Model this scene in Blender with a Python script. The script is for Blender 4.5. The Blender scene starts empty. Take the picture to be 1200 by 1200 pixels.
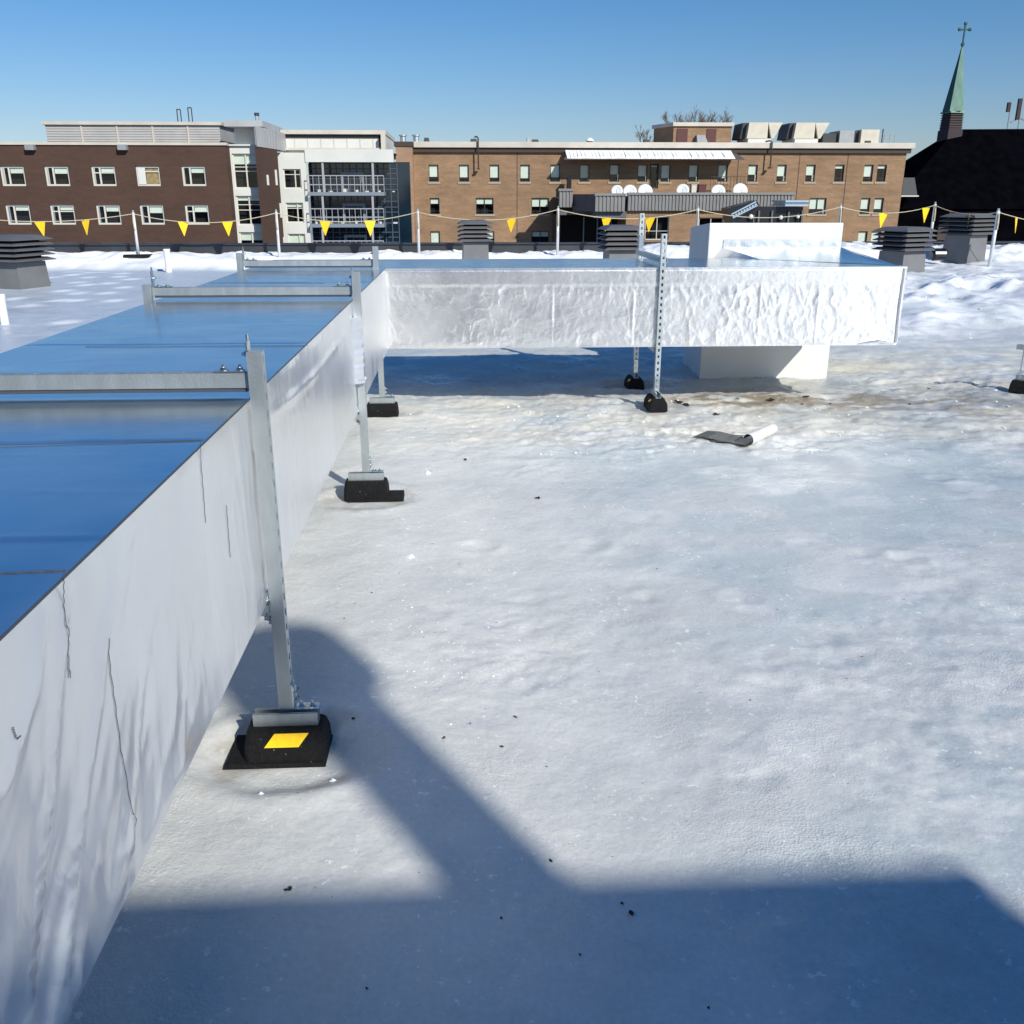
import bpy, math, random
import numpy as np
from math import sin, cos, tan, atan, radians, pi, sqrt
from mathutils import Vector, Matrix
random.seed(7)
S = bpy.context.scene
COL = S.collection

# ------------------------------------------------------------------ camera model (eye 1.65 m above the roof)
F = 1080.; H = 1.65
PITCH = atan(371 / F); YAW = atan(59 / (F / cos(PITCH)))
fw = Vector((sin(YAW) * cos(PITCH), cos(YAW) * cos(PITCH), -sin(PITCH)))
rt = Vector((cos(YAW), -sin(YAW), 0)); upv = rt.cross(fw)
def ray(px, py): return fw + rt * ((px - 600) / F) + upv * ((600 - py) / F)
def atz(px, py, z=0.):
    r = ray(px, py); t = (z - H) / r.z; return Vector((r.x * t, r.y * t, z))
def aty(px, py, y):
    r = ray(px, py); t = y / r.y; return Vector((r.x * t, y, H + r.z * t))
def ppm(y): return F / (y * cos(PITCH))          # pixels per metre at depth y
def zof(py, y, px=600): return aty(px, py, y).z

cam = bpy.data.cameras.new('camera'); co = bpy.data.objects.new('camera', cam); COL.objects.link(co)
cam.sensor_fit = 'HORIZONTAL'; cam.sensor_width = 36; cam.lens = F / 1200 * 36
cam.clip_start = .05; cam.clip_end = 8000
co.matrix_world = Matrix.Translation((0, 0, H)) @ Matrix((rt, upv, -fw)).transposed().to_4x4()
S.camera = co

# ------------------------------------------------------------------ light
AZ = radians(31); EL = radians(32)
w = bpy.data.worlds.new("World"); S.world = w; w.use_nodes = True
nt = w.node_tree; bg = nt.nodes['Background']
sky = nt.nodes.new('ShaderNodeTexSky'); sky.sky_type = 'NISHITA'; sky.sun_disc = False
sky.sun_elevation = EL; sky.sun_rotation = pi - AZ
sky.air_density = 1.0; sky.dust_density = .35; sky.ozone_density = 4.0; sky.altitude = 200
tint = nt.nodes.new('ShaderNodeMix'); tint.data_type = 'RGBA'; tint.blend_type = 'MULTIPLY'
tint.inputs[0].default_value = 1
wtc = nt.nodes.new('ShaderNodeTexCoord'); wsx = nt.nodes.new('ShaderNodeSeparateXYZ'); wr_ = nt.nodes.new('ShaderNodeValToRGB')
nt.links.new(wtc.outputs['Generated'], wsx.inputs[0]); nt.links.new(wsx.outputs[2], wr_.inputs[0]); nt.links.new(wr_.outputs[0], tint.inputs[7])
wr_.color_ramp.elements[0].position = 0.0; wr_.color_ramp.elements[0].color = (1.0, .96, 1.07, 1)
wr_.color_ramp.elements[1].position = .45; wr_.color_ramp.elements[1].color = (.22, .80, 1.26, 1)
we = wr_.color_ramp.elements.new(.16); we.color = (.60, .90, 1.13, 1)
nt.links.new(sky.outputs[0], tint.inputs[6]); nt.links.new(tint.outputs[2], bg.inputs[0])
bg.inputs[1].default_value = .085
sl = bpy.data.lights.new('sun', 'SUN'); so = bpy.data.objects.new('sun', sl); COL.objects.link(so)
sl.energy = 4.9; sl.angle = radians(.7); sl.color = (1, .965, .87)
sd = Vector((sin(AZ) * cos(EL), -cos(AZ) * cos(EL), sin(EL)))
so.rotation_euler = sd.to_track_quat('Z', 'Y').to_euler(); so.location = (10, -20, 15)
S.view_settings.view_transform = 'Standard'; S.view_settings.look = 'None'
S.view_settings.exposure = 0; S.view_settings.gamma = 1
try:
    S.cycles.max_bounces = 6; S.cycles.transparent_max_bounces = 8
    S.cycles.sample_clamp_indirect = 6
except Exception: pass

# ------------------------------------------------------------------ materials
def mat(name, col, rough=.7, metal=0., noise=None, bump=None, spec=.5, coat=0.):
    """noise=(scale, amount[, stretch xyz]); bump=(scale, strength[, stretch])"""
    m = bpy.data.materials.new(name); m.use_nodes = True
    n = m.node_tree.nodes; l = m.node_tree.links; b = n['Principled BSDF']
    b.inputs['Base Color'].default_value = (*col, 1); b.inputs['Roughness'].default_value = rough
    b.inputs['Metallic'].default_value = metal; b.inputs['Specular IOR Level'].default_value = spec
    b.inputs['Coat Weight'].default_value = coat
    tc = n.new('ShaderNodeTexCoord')
    def tex(scale, stretch, det=5):
        mp = n.new('ShaderNodeMapping'); l.new(tc.outputs['Object'], mp.inputs[0])
        mp.inputs['Scale'].default_value = stretch
        t = n.new('ShaderNodeTexNoise'); l.new(mp.outputs[0], t.inputs['Vector'])
        t.inputs['Scale'].default_value = scale; t.inputs['Detail'].default_value = det
        return t
    if noise:
        t = tex(noise[0], noise[2] if len(noise) > 2 else (1, 1, 1))
        r = n.new('ShaderNodeMapRange'); l.new(t.outputs[0], r.inputs[0])
        r.inputs[1].default_value = .3; r.inputs[2].default_value = .7
        r.inputs[3].default_value = 1 - noise[1]; r.inputs[4].default_value = 1 + noise[1]
        mx = n.new('ShaderNodeVectorMath'); mx.operation = 'SCALE'
        mx.inputs[0].default_value = col; l.new(r.outputs[0], mx.inputs['Scale'])
        l.new(mx.outputs[0], b.inputs['Base Color'])
    if bump:
        t = tex(bump[0], bump[2] if len(bump) > 2 else (1, 1, 1))
        bp = n.new('ShaderNodeBump'); bp.inputs['Strength'].default_value = bump[1]; bp.inputs['Distance'].default_value = .01
        l.new(t.outputs[0], bp.inputs['Height']); l.new(bp.outputs[0], b.inputs['Normal'])
    return m

def brick_mat(name, c1, c2, mortar, amt=.25):
    m = mat(name, c1, .85); n = m.node_tree.nodes; l = m.node_tree.links; b = n['Principled BSDF']
    tc = n['Texture Coordinate'] if 'Texture Coordinate' in n else n.new('ShaderNodeTexCoord')
    geo = n.new('ShaderNodeNewGeometry'); sx = n.new('ShaderNodeSeparateXYZ'); cx = n.new('ShaderNodeCombineXYZ')
    l.new(geo.outputs['Position'], sx.inputs[0])
    ad = n.new('ShaderNodeMath'); ad.operation = 'ADD'; l.new(sx.outputs[0], ad.inputs[0]); l.new(sx.outputs[1], ad.inputs[1])
    l.new(ad.outputs[0], cx.inputs[0]); l.new(sx.outputs[2], cx.inputs[1])
    br = n.new('ShaderNodeTexBrick'); l.new(cx.outputs[0], br.inputs['Vector'])
    br.inputs['Color1'].default_value = (*c1, 1); br.inputs['Color2'].default_value = (*c2, 1); br.inputs['Mortar'].default_value = (*mortar, 1)
    br.inputs['Scale'].default_value = 1; br.inputs['Brick Width'].default_value = .22; br.inputs['Row Height'].default_value = .075; br.inputs['Mortar Size'].default_value = .008
    out = br.outputs[0]
    for sc, st, a in ((.35, (1, 1, 1.0), amt), (2.2, (.35, .35, 1.6), amt * .9)):
        mp = n.new('ShaderNodeMapping'); l.new(geo.outputs['Position'], mp.inputs[0]); mp.inputs['Scale'].default_value = st
        t = n.new('ShaderNodeTexNoise'); t.inputs['Scale'].default_value = sc; t.inputs['Detail'].default_value = 6; l.new(mp.outputs[0], t.inputs['Vector'])
        r = n.new('ShaderNodeMapRange'); l.new(t.outputs[0], r.inputs[0]); r.inputs[1].default_value = .3; r.inputs[2].default_value = .7
        r.inputs[3].default_value = 1 - a; r.inputs[4].default_value = 1 + a
        v = n.new('ShaderNodeVectorMath'); v.operation = 'SCALE'; l.new(out, v.inputs[0]); l.new(r.outputs[0], v.inputs['Scale']); out = v.outputs[0]
    l.new(out, b.inputs['Base Color'])
    return m

def foil_mat(name, stretch, rough, s1, s2, col=(.80, .81, .83), d1=.012, d2=.004, met=(.99, .90)):
    m = mat(name, col, rough, 1.0); n = m.node_tree.nodes; l = m.node_tree.links; b = n['Principled BSDF']
    tc = n.new('ShaderNodeTexCoord'); mp = n.new('ShaderNodeMapping'); mp.inputs['Scale'].default_value = stretch
    l.new(tc.outputs['Object'], mp.inputs[0])
    t1 = n.new('ShaderNodeTexNoise'); t1.inputs['Scale'].default_value = 5; t1.inputs['Detail'].default_value = 4; t1.inputs['Distortion'].default_value = .8
    t2 = n.new('ShaderNodeTexNoise'); t2.inputs['Scale'].default_value = 26; t2.inputs['Detail'].default_value = 5
    for t in (t1, t2): l.new(mp.outputs[0], t.inputs['Vector'])
    b1 = n.new('ShaderNodeBump'); b1.inputs['Strength'].default_value = s1; b1.inputs['Distance'].default_value = d1
    b2 = n.new('ShaderNodeBump'); b2.inputs['Strength'].default_value = s2; b2.inputs['Distance'].default_value = d2
    l.new(t1.outputs[0], b1.inputs['Height']); l.new(t2.outputs[0], b2.inputs['Height']); l.new(b1.outputs[0], b2.inputs['Normal']); l.new(b2.outputs[0], b.inputs['Normal'])
    r = n.new('ShaderNodeMapRange'); l.new(t1.outputs[0], r.inputs[0]); r.inputs[3].default_value = rough * .75; r.inputs[4].default_value = rough * 1.35
    l.new(r.outputs[0], b.inputs['Roughness'])
    # dust film: pale matte streaks
    t3 = n.new('ShaderNodeTexNoise'); t3.inputs['Scale'].default_value = 3; t3.inputs['Detail'].default_value = 8; l.new(mp.outputs[0], t3.inputs['Vector'])
    r2 = n.new('ShaderNodeMapRange'); l.new(t3.outputs[0], r2.inputs[0]); r2.inputs[1].default_value = .35; r2.inputs[2].default_value = .75
    r2.inputs[3].default_value = met[0]; r2.inputs[4].default_value = met[1]; l.new(r2.outputs[0], b.inputs['Metallic'])
    return m

M = {}
M['foil_top'] = foil_mat('foil_top', (1, 1, 1), .19, .05, .04, (.52, .59, .64))  # same foil, tinted darker and bluer: sky reflection put into the colour
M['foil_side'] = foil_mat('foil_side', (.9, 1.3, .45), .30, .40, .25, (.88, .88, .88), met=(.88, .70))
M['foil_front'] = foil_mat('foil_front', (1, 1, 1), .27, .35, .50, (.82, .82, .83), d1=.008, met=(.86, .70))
M['galv'] = mat('galvanised_steel', (.50, .545, .56), .42, .75, (22, .12, (1, 1, .3)), (160, .12))
M['galv_bright'] = mat('zinc_plated_steel', (.66, .72, .75), .28, .95, (40, .1))
M['bolt'] = mat('bolt_steel', (.62, .66, .68), .25, 1.)
M['rubber'] = mat('recycled_rubber', (.007, .007, .008), .8, 0, (90, .5), (240, .9), spec=.3)
def specks(m, sc, th, col):
    n = m.node_tree.nodes; l = m.node_tree.links; b = n['Principled BSDF']; t = n.new('ShaderNodeTexNoise'); t.inputs['Scale'].default_value = sc; t.inputs['Detail'].default_value = 2
    tc = n.new('ShaderNodeTexCoord'); l.new(tc.outputs['Object'], t.inputs['Vector']); r = n.new('ShaderNodeMapRange'); l.new(t.outputs[0], r.inputs[0]); r.inputs[1].default_value = th; r.inputs[2].default_value = th + .03
    mx = n.new('ShaderNodeMix'); mx.data_type = 'RGBA'; l.new(r.outputs[0], mx.inputs[0])
    if b.inputs['Base Color'].links: l.new(b.inputs['Base Color'].links[0].from_socket, mx.inputs[6])
    else: mx.inputs[6].default_value = b.inputs['Base Color'].default_value
    mx.inputs[7].default_value = (*col, 1); l.new(mx.outputs[2], b.inputs['Base Color'])
specks(M['rubber'], 120, .74, (.35, .38, .42))
M['sticker'] = mat('yellow_reflective', (.95, .60, .01), .4, 0, (60, .08))
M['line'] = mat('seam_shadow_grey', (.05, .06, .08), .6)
M['vent'] = mat('vent_grey_paint', (.115, .115, .122), .55, 0, (3, .12), (30, .1))
M['vent_body'] = mat('vent_body_paint', (.155, .155, .16), .5, 0, (3, .12))
M['pvc'] = mat('white_pvc', (.8, .8, .8), .45, 0, (8, .06))
M['pole'] = mat('pole_paint', (.66, .68, .70), .4, .2, (6, .15, (1, 1, .5)))
M['flag'] = mat('yellow_vinyl', (.95, .58, .01), .5, 0, (5, .1))
M['rope'] = mat('rope_fibre', (.55, .48, .32), .9)
M['parapet'] = mat('slate_metal_flashing', (.028, .031, .038), .55, 0, (1.2, .25))
M['curbwhite'] = mat('white_roof_membrane', (.68, .68, .655), .42, 0, (2.5, .05), (5, .25))
M['memwhite'] = mat('membrane_white_face', (.70, .69, .66), .5, 0, (9, .1))
M['memgrey'] = mat('membrane_grey_face', (.055, .06, .068), .6, 0, (9, .2))
M['brick'] = brick_mat('tan_brick', (.285, .162, .082), (.225, .125, .062), (.26, .20, .14), .16)
M['brick_chim'] = brick_mat('orange_brick', (.33, .19, .115), (.29, .16, .095), (.34, .26, .2), .10)
M['brown'] = brick_mat('brown_brick', (.075, .034, .021), (.060, .028, .018), (.07, .045, .033), .12)
M['coping'] = mat('pale_coping', (.54, .49, .42), .6, 0, (.8, .1))
M['dark_trim_and_shade'] = mat('dark_trim_and_shade', (.05, .032, .024), .7)  # dark trim, and the painted shadow strip below the tan coping
M['white_panel'] = mat('white_cladding', (.62, .62, .58), .5, 0, (.6, .06))
M['grey_screen'] = mat('grey_louvre_screen', (.42, .42, .42), .5, .1, (.8, .08))
M['winframe'] = mat('white_window_frame', (.60, .58, .52), .5)
M['winframe_dark'] = mat('dark_window_frame', (.03, .028, .027), .5)
M['blind'] = mat('pale_roller_blind', (.66, .72, .62), .8, 0, (1.5, .06))
M['curtain'] = mat('tan_curtain', (.34, .24, .11), .9, 0, (4, .3))
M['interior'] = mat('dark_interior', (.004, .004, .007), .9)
M['sill'] = mat('stone_sill', (.36, .30, .22), .8)
M['mull'] = mat('dark_mullion', (.07, .09, .12), .5, .2)
M['balcony'] = mat('grey_balcony_steel', (.22, .26, .30), .5, .2)
M['rail'] = mat('pale_rail', (.34, .34, .36), .5)
M['rib'] = mat('ribbed_grey_cladding', (.20, .195, .19), .6, 0, (1, .1))
M['rib_dark'] = mat('dark_grey_cladding', (.10, .10, .11), .6, 0, (1, .1))
M['dish'] = mat('white_dish', (.72, .74, .76), .4, 0, (3, .05))
M['hvac'] = mat('beige_hvac_paint', (.55, .50, .41), .5, 0, (1.5, .1))
M['hvac_dark'] = mat('hvac_dark', (.04, .045, .05), .7)
M['hvac_grey'] = mat('hvac_grey', (.30, .31, .32), .5, .2, (1.5, .1))
M['maroon'] = mat('maroon_louvre', (.09, .03, .03), .7)
M['black'] = mat('black_paint', (.006, .007, .012), .35)
M['silver'] = mat('silver_trim', (.45, .55, .65), .35, .5)
M['church'] = mat('black_slate', (.0022, .0022, .0035), 1.0, 0, (1, .4), spec=0.)
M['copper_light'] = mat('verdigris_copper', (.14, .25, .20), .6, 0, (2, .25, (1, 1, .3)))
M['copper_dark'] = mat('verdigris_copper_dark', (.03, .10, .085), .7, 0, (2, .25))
M['belfry'] = mat('belfry_timber', (.035, .024, .03), .8)
M['bark'] = mat('bare_bark', (.16, .12, .10), .9)
M['awn'] = mat('awning_fabric', (.10, .08, .07), .8)
M['snowcap'] = mat('settled_snow', (.86, .86, .87), .6, 0, (3, .06), (6, .6))
M['stucco'] = mat('grey_render', (.20, .20, .21), .8, 0, (1.2, .15), (40, .3))
M['debris'] = mat('leaf_litter', (.03, .017, .01), .9)
M['ice'] = mat('ice_crumb', (.75, .79, .84), .25, 0, (20, .1), spec=.6)
M['city'] = mat('street_snow', (.35, .36, .38), .8, 0, (.02, .3))
def glass_mat():
    m = bpy.data.materials.new('window_glass'); m.use_nodes = True; n = m.node_tree.nodes; l = m.node_tree.links
    n.remove(n['Principled BSDF']); t = n.new('ShaderNodeBsdfTransparent'); t.inputs[0].default_value = (.92, .94, .94, 1)
    g = n.new('ShaderNodeBsdfGlossy'); g.inputs['Roughness'].default_value = .04; mx = n.new('ShaderNodeMixShader'); mx.inputs[0].default_value = .05
    l.new(t.outputs[0], mx.inputs[1]); l.new(g.outputs[0], mx.inputs[2]); l.new(mx.outputs[0], n['Material Output'].inputs[0]); return m
M['glass'] = glass_mat()
M['glass_blue'] = mat('blue_curtain_glass', (.006, .017, .03), .08, 0, (.6, .3), spec=.8)

# ------------------------------------------------------------------ mesh helpers
class MB:
    def __init__(s): s.v = []; s.f = []; s.smooth = False
    def add(s, vs, fs):
        o = len(s.v); s.v += [tuple(p) for p in vs]; s.f += [tuple(i + o for i in f) for f in fs]
    def box(s, a, b, T=None):
        x0, y0, z0 = a; x1, y1, z1 = b
        vs = [Vector(p) for p in ((x0, y0, z0), (x1, y0, z0), (x1, y1, z0), (x0, y1, z0), (x0, y0, z1), (x1, y0, z1), (x1, y1, z1), (x0, y1, z1))]
        if T: vs = [T @ p for p in vs]
        s.add(vs, [(0, 3, 2, 1), (4, 5, 6, 7), (0, 1, 5, 4), (1, 2, 6, 5), (2, 3, 7, 6), (3, 0, 4, 7)]); return s
    def loft(s, rings, caps=True):
        n = len(rings[0]); vs = [p for r in rings for p in r]; fs = []
        for k in range(len(rings) - 1):
            for i in range(n): j = (i + 1) % n; fs.append((k * n + i, k * n + j, (k + 1) * n + j, (k + 1) * n + i))
        if caps: fs.append(tuple(range(n))[::-1]); fs.append(tuple((len(rings) - 1) * n + i for i in range(n)))
        s.add(vs, fs); return s
    def tube(s, pts, rad, n=8, caps=True):
        pts = [Vector(p) for p in pts]; rads = rad if isinstance(rad, (list, tuple)) else [rad] * len(pts); rings = []
        for i, p in enumerate(pts):
            d = (pts[min(i + 1, len(pts) - 1)] - pts[max(i - 1, 0)]).normalized()
            a = d.orthogonal().normalized() if i == 0 else (prev - d * prev.dot(d)).normalized(); prev = a; b = d.cross(a)
            rings.append([p + (a * cos(2 * pi * k / n) + b * sin(2 * pi * k / n)) * rads[i] for k in range(n)])
        return s.loft(rings, caps)
    def poly(s, pts): s.add(pts, [tuple(range(len(pts)))]); return s
    def build(s, name, m, parent=None, smooth=False, bevel=0, loc=None):
        off = Vector(parent.matrix_world.translation) if parent else Vector((0, 0, 0))
        if parent and parent.get('_o') is not None: off = Vector(parent['_o'])
        if loc is not None: off = Vector(loc)
        me = bpy.data.meshes.new(name); me.from_pydata([tuple(Vector(p) - off) for p in s.v], [], s.f)
        me.materials.append(m); me.validate()
        import bmesh
        if not getattr(s, 'keep', False):
            bm = bmesh.new(); bm.from_mesh(me); bmesh.ops.recalc_face_normals(bm, faces=bm.faces)
            if bevel: bmesh.ops.bevel(bm, geom=[e for e in bm.edges if len(e.link_faces) == 2 and e.calc_face_angle(0) > .6], offset=bevel, segments=2, affect='EDGES', profile=.6)
            bm.to_mesh(me); bm.free()
        if smooth: me.shade_smooth()
        o = bpy.data.objects.new(name, me); COL.objects.link(o)
        if parent: o.parent = parent; ORG[o.name] = off
        elif loc is not None: o.location = loc
        return o
ORG = {}
def tag(o, label=None, cat=None, group=None, kind=None):
    if label: o['label'] = label
    if cat: o['category'] = cat
    if group: o['group'] = group
    if kind: o['kind'] = kind
    return o
def thing(name, label, cat, loc=(0, 0, 0), group=None):
    o = bpy.data.objects.new(name, None); COL.objects.link(o); o.location = loc; o.empty_display_size = .2
    o.matrix_world = Matrix.Translation(loc); ORG[o.name] = Vector(loc)
    return tag(o, label, cat, group)
_build = MB.build
def build(self, name, m, parent=None, **k):
    if parent is not None and 'loc' not in k:
        k['loc'] = ORG[parent.name]
    o = _build(self, name, m, parent, **k)
    if parent is not None: o.location = (0, 0, 0); ORG[o.name] = k['loc']
    return o
MB.build = build
def copy_tree(o, parent=None):
    c = o.copy(); COL.objects.link(c); c.parent = parent
    if parent: c.matrix_parent_inverse = Matrix.Identity(4)
    for ch in list(o.children): copy_tree(ch, c)
    return c
def B(a, b, name, m, parent, bevel=0): return MB().box(a, b).build(name, m, parent, bevel=bevel)

# ------------------------------------------------------------------ numpy noise
def _h(ix, iy, s):
    n = (ix.astype(np.int64) * 374761393 + iy.astype(np.int64) * 668265263 + s * 974711) & 0x7fffffff
    n = (n ^ (n >> 13)) * 1274126177 & 0x7fffffff
    return ((n ^ (n >> 16)) & 0xffff) / 65535.
def vn(x, y, s=0):
    ix = np.floor(x); iy = np.floor(y); fx = x - ix; fy = y - iy
    fx = fx * fx * fx * (fx * (fx * 6 - 15) + 10); fy = fy * fy * fy * (fy * (fy * 6 - 15) + 10)
    a = _h(ix, iy, s); b = _h(ix + 1, iy, s); c = _h(ix, iy + 1, s); d = _h(ix + 1, iy + 1, s)
    return (a + (b - a) * fx) * (1 - fy) + (c + (d - c) * fx) * fy
def fbm(x, y, s=0, o=4, g=.5):
    r = 0; a = 1; t = 0
    for k in range(o):
        ca, sa = cos(.6 + k), sin(.6 + k)
        r = r + a * vn((x * ca - y * sa) * 2 ** k + 17 * k, (x * sa + y * ca) * 2 ** k, s + k); t += a; a *= g
    return r / t - .5
def ridge(x, y, s=0, o=4):
    r = 0; a = 1; t = 0
    for k in range(o):
        ca, sa = cos(.9 + k * 1.3), sin(.9 + k * 1.3)
        r = r + a * (1 - np.abs(2 * vn((x * ca - y * sa) * 2 ** k + 5 * k, (x * sa + y * ca) * 2 ** k, s + k) - 1)); t += a; a *= .5
    return r / t
def crease(x, y, s, p=14): return (1 - np.abs(2 * vn(x, y, s) - 1)) ** p
def sm(a, b, x): t = np.clip((x - a) / (b - a), 0, 1); return t * t * (3 - 2 * t)

# ------------------------------------------------------------------ snow surface
FEET = [(-.57, 2.52, -.02), (-.57, 5.06, .0), (-.66, 7.30, -.02), (1.55, 7.33, .0), (1.53, 8.52, -.07), (4.98, 7.85, .0), (-1.69, 5.13, .0), (-1.69, 7.3, -.02)]
DENTS = [(1200, 720), (900, 780), (885, 765), (905, 800), (985, 770), (870, 700), (860, 870), (880, 910), (900, 1062), (1010, 650), (1060, 655), (690, 640), (950, 640), (820, 660), (760, 700), (1100, 560), (560, 640), (610, 700)]
DENTS = [atz(*p) for p in DENTS]
PATCH = [atz(px, py) for px, py in ((88, 316), (100, 320), (84, 320), (106, 322), (122, 321), (85, 325), (144, 323), (104, 328), (92, 334), (154, 330), (101, 337), (130, 335), (145, 340), (75, 344), (92, 347), (125, 347), (71, 356), (88, 356), (135, 356), (17, 354), (33, 362), (62, 328), (65, 314), (78, 382), (140, 327))]
def hsnow(X, Y):
    z = .045 * fbm(X / 1.6, Y / 1.6, 3, 3) + .022 * fbm(X / .5, Y / .5, 11, 3)
    left = sm(-1.5, -2.2, X) * sm(22.6, 21, Y)
    rough = .30 + .55 * sm(.02, .16, fbm(X / 1.3, Y / 1.3, 23, 3)) + 1.2 * np.exp(-(((X - .15) / .35) ** 2 + ((Y - 3.2) / .4) ** 2))
    dirty = sm(5.6, 6.4, Y) * sm(11, 9, Y) * sm(-1.2, .4, X)
    rough = rough + 1.4 * dirty
    lump = ridge(X / .22, Y / .22, 31, 5) - .55
    z = z + (.011 * rough * lump + .012 * rough * fbm(X / .07, Y / .07, 41, 3)) * (1 - left)
    # broken crust plates in front of the cross run
    pl = np.round(6 * vn(X / .3 + 3 * fbm(X, Y, 5), Y / .18, 51)) / 6
    z = z + dirty * .035 * (pl - .4) * sm(-.5, 1, X)
    mel = sm(4.8, 4.0, Y) * sm(.0, .8, X); z = z + mel * .010 * (ridge(X / .55 + .3 * Y, Y / .28, 47, 3) - .5) * sm(-.1, .1, fbm(X / .8, Y / .8, 49, 2))
    z = z * (1 - .8 * left) + .05 * left
    # drift along the parapet
    dr = sm(22.1, 23.2, Y + 1.2 * fbm(X / 2, Y / 2, 61, 3))
    z = z + dr * (.30 + .20 * fbm(X / .8, Y / .5, 71, 4) + .06 * (ridge(X / .35, Y / .3, 73, 4) - .5))
    # bank right of the duct
    bk = sm(3.4, 5.2, X) * sm(9.8, 13.2, Y) * (1 - .55 * sm(15, 19, Y))
    z = z + bk * .05 * (ridge(X / .22, Y / .25, 89, 3) - .5) * sm(-.05, .1, fbm(X / 1.5, Y / 1.2, 85, 2))
    z = z + bk * (.26 + .55 * fbm(X / 1.7, Y / 2.0, 81, 5) + .26 * sm(-.08, .12, fbm(X / 1.5, Y / 1.2, 85, 2)) * (ridge(X / .7, Y / .8, 83, 5) - .5))
    z = z + .03 * sm(3.5, 5, X) * sm(8.8, 10.5, Y) * (ridge(X / .6, Y / .5, 87, 3) - .5)
    # meltwater hollow under the cross run
    z = z - .05 * sm(7.7, 8.0, Y) * sm(10, 9, Y) * sm(-1, 0, X) * sm(5, 4, X)
    for p in DENTS:
        d = np.sqrt(((X - p.x) / 1.0) ** 2 + ((Y - p.y) / .75) ** 2)
        z = z - .006 * np.exp(-(d / .07) ** 2) * (1 + 3 * fbm(X / .08, Y / .08, 95, 2)) + .004 * np.exp(-((d - .12) / .04) ** 2) * (.6 + 3 * fbm(X / .12, Y / .12, 97, 2))
    for x, y, h in FEET:
        k = np.exp(-(((X - x) / .31) ** 2 + ((Y - y) / .20) ** 2) ** 3)
        z = z * (1 - k) + (h - .009 + .010 * fbm(X / .08, Y / .08, 90, 3)) * k
        rg = np.exp(-((np.sqrt(((X - x) / 1.2) ** 2 + (Y - y) ** 2) - .24) / .06) ** 2); z = z + .010 * rg
    return z
def axis(segs):
    out = []
    for a, b, d in segs: out.append(np.arange(a, b, d))
    return np.concatenate(out + [[segs[-1][1]]])
xs = axis([(-31, -12, .6), (-12, -2.2, .09), (-2.2, -.9, .05), (-.9, 2.2, .014), (2.2, 5.6, .022), (5.6, 14.5, .06), (14.5, 31, .6)])
ys = axis([(-14, -1, .8), (-1, 1.0, .2), (1.0, 3.2, .012), (3.2, 6, .018), (6, 9, .022), (9, 12.5, .035), (12.5, 17.5, .05), (17.5, 23.98, .07)])
XX, YY = np.meshgrid(xs, ys); ZZ = hsnow(XX, YY)
nx, ny = len(xs), len(ys)
co_ = np.stack([XX, YY, ZZ], -1).reshape(-1, 3)
idx = np.arange(nx * ny).reshape(ny, nx)
q = np.stack([idx[:-1, :-1], idx[:-1, 1:], idx[1:, 1:], idx[1:, :-1]], -1).reshape(-1, 4)
me = bpy.data.meshes.new('snow'); me.vertices.add(len(co_)); me.vertices.foreach_set('co', co_.ravel())
me.loops.add(q.size); me.loops.foreach_set('vertex_index', q.ravel())
me.polygons.add(len(q)); me.polygons.foreach_set('loop_start', np.arange(0, q.size, 4)); me.update(); me.validate(); me.shade_smooth()
snow = bpy.data.objects.new('snow', me); COL.objects.link(snow); tag(snow, 'old icy snow covering the flat roof', None, None, 'structure')
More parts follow.
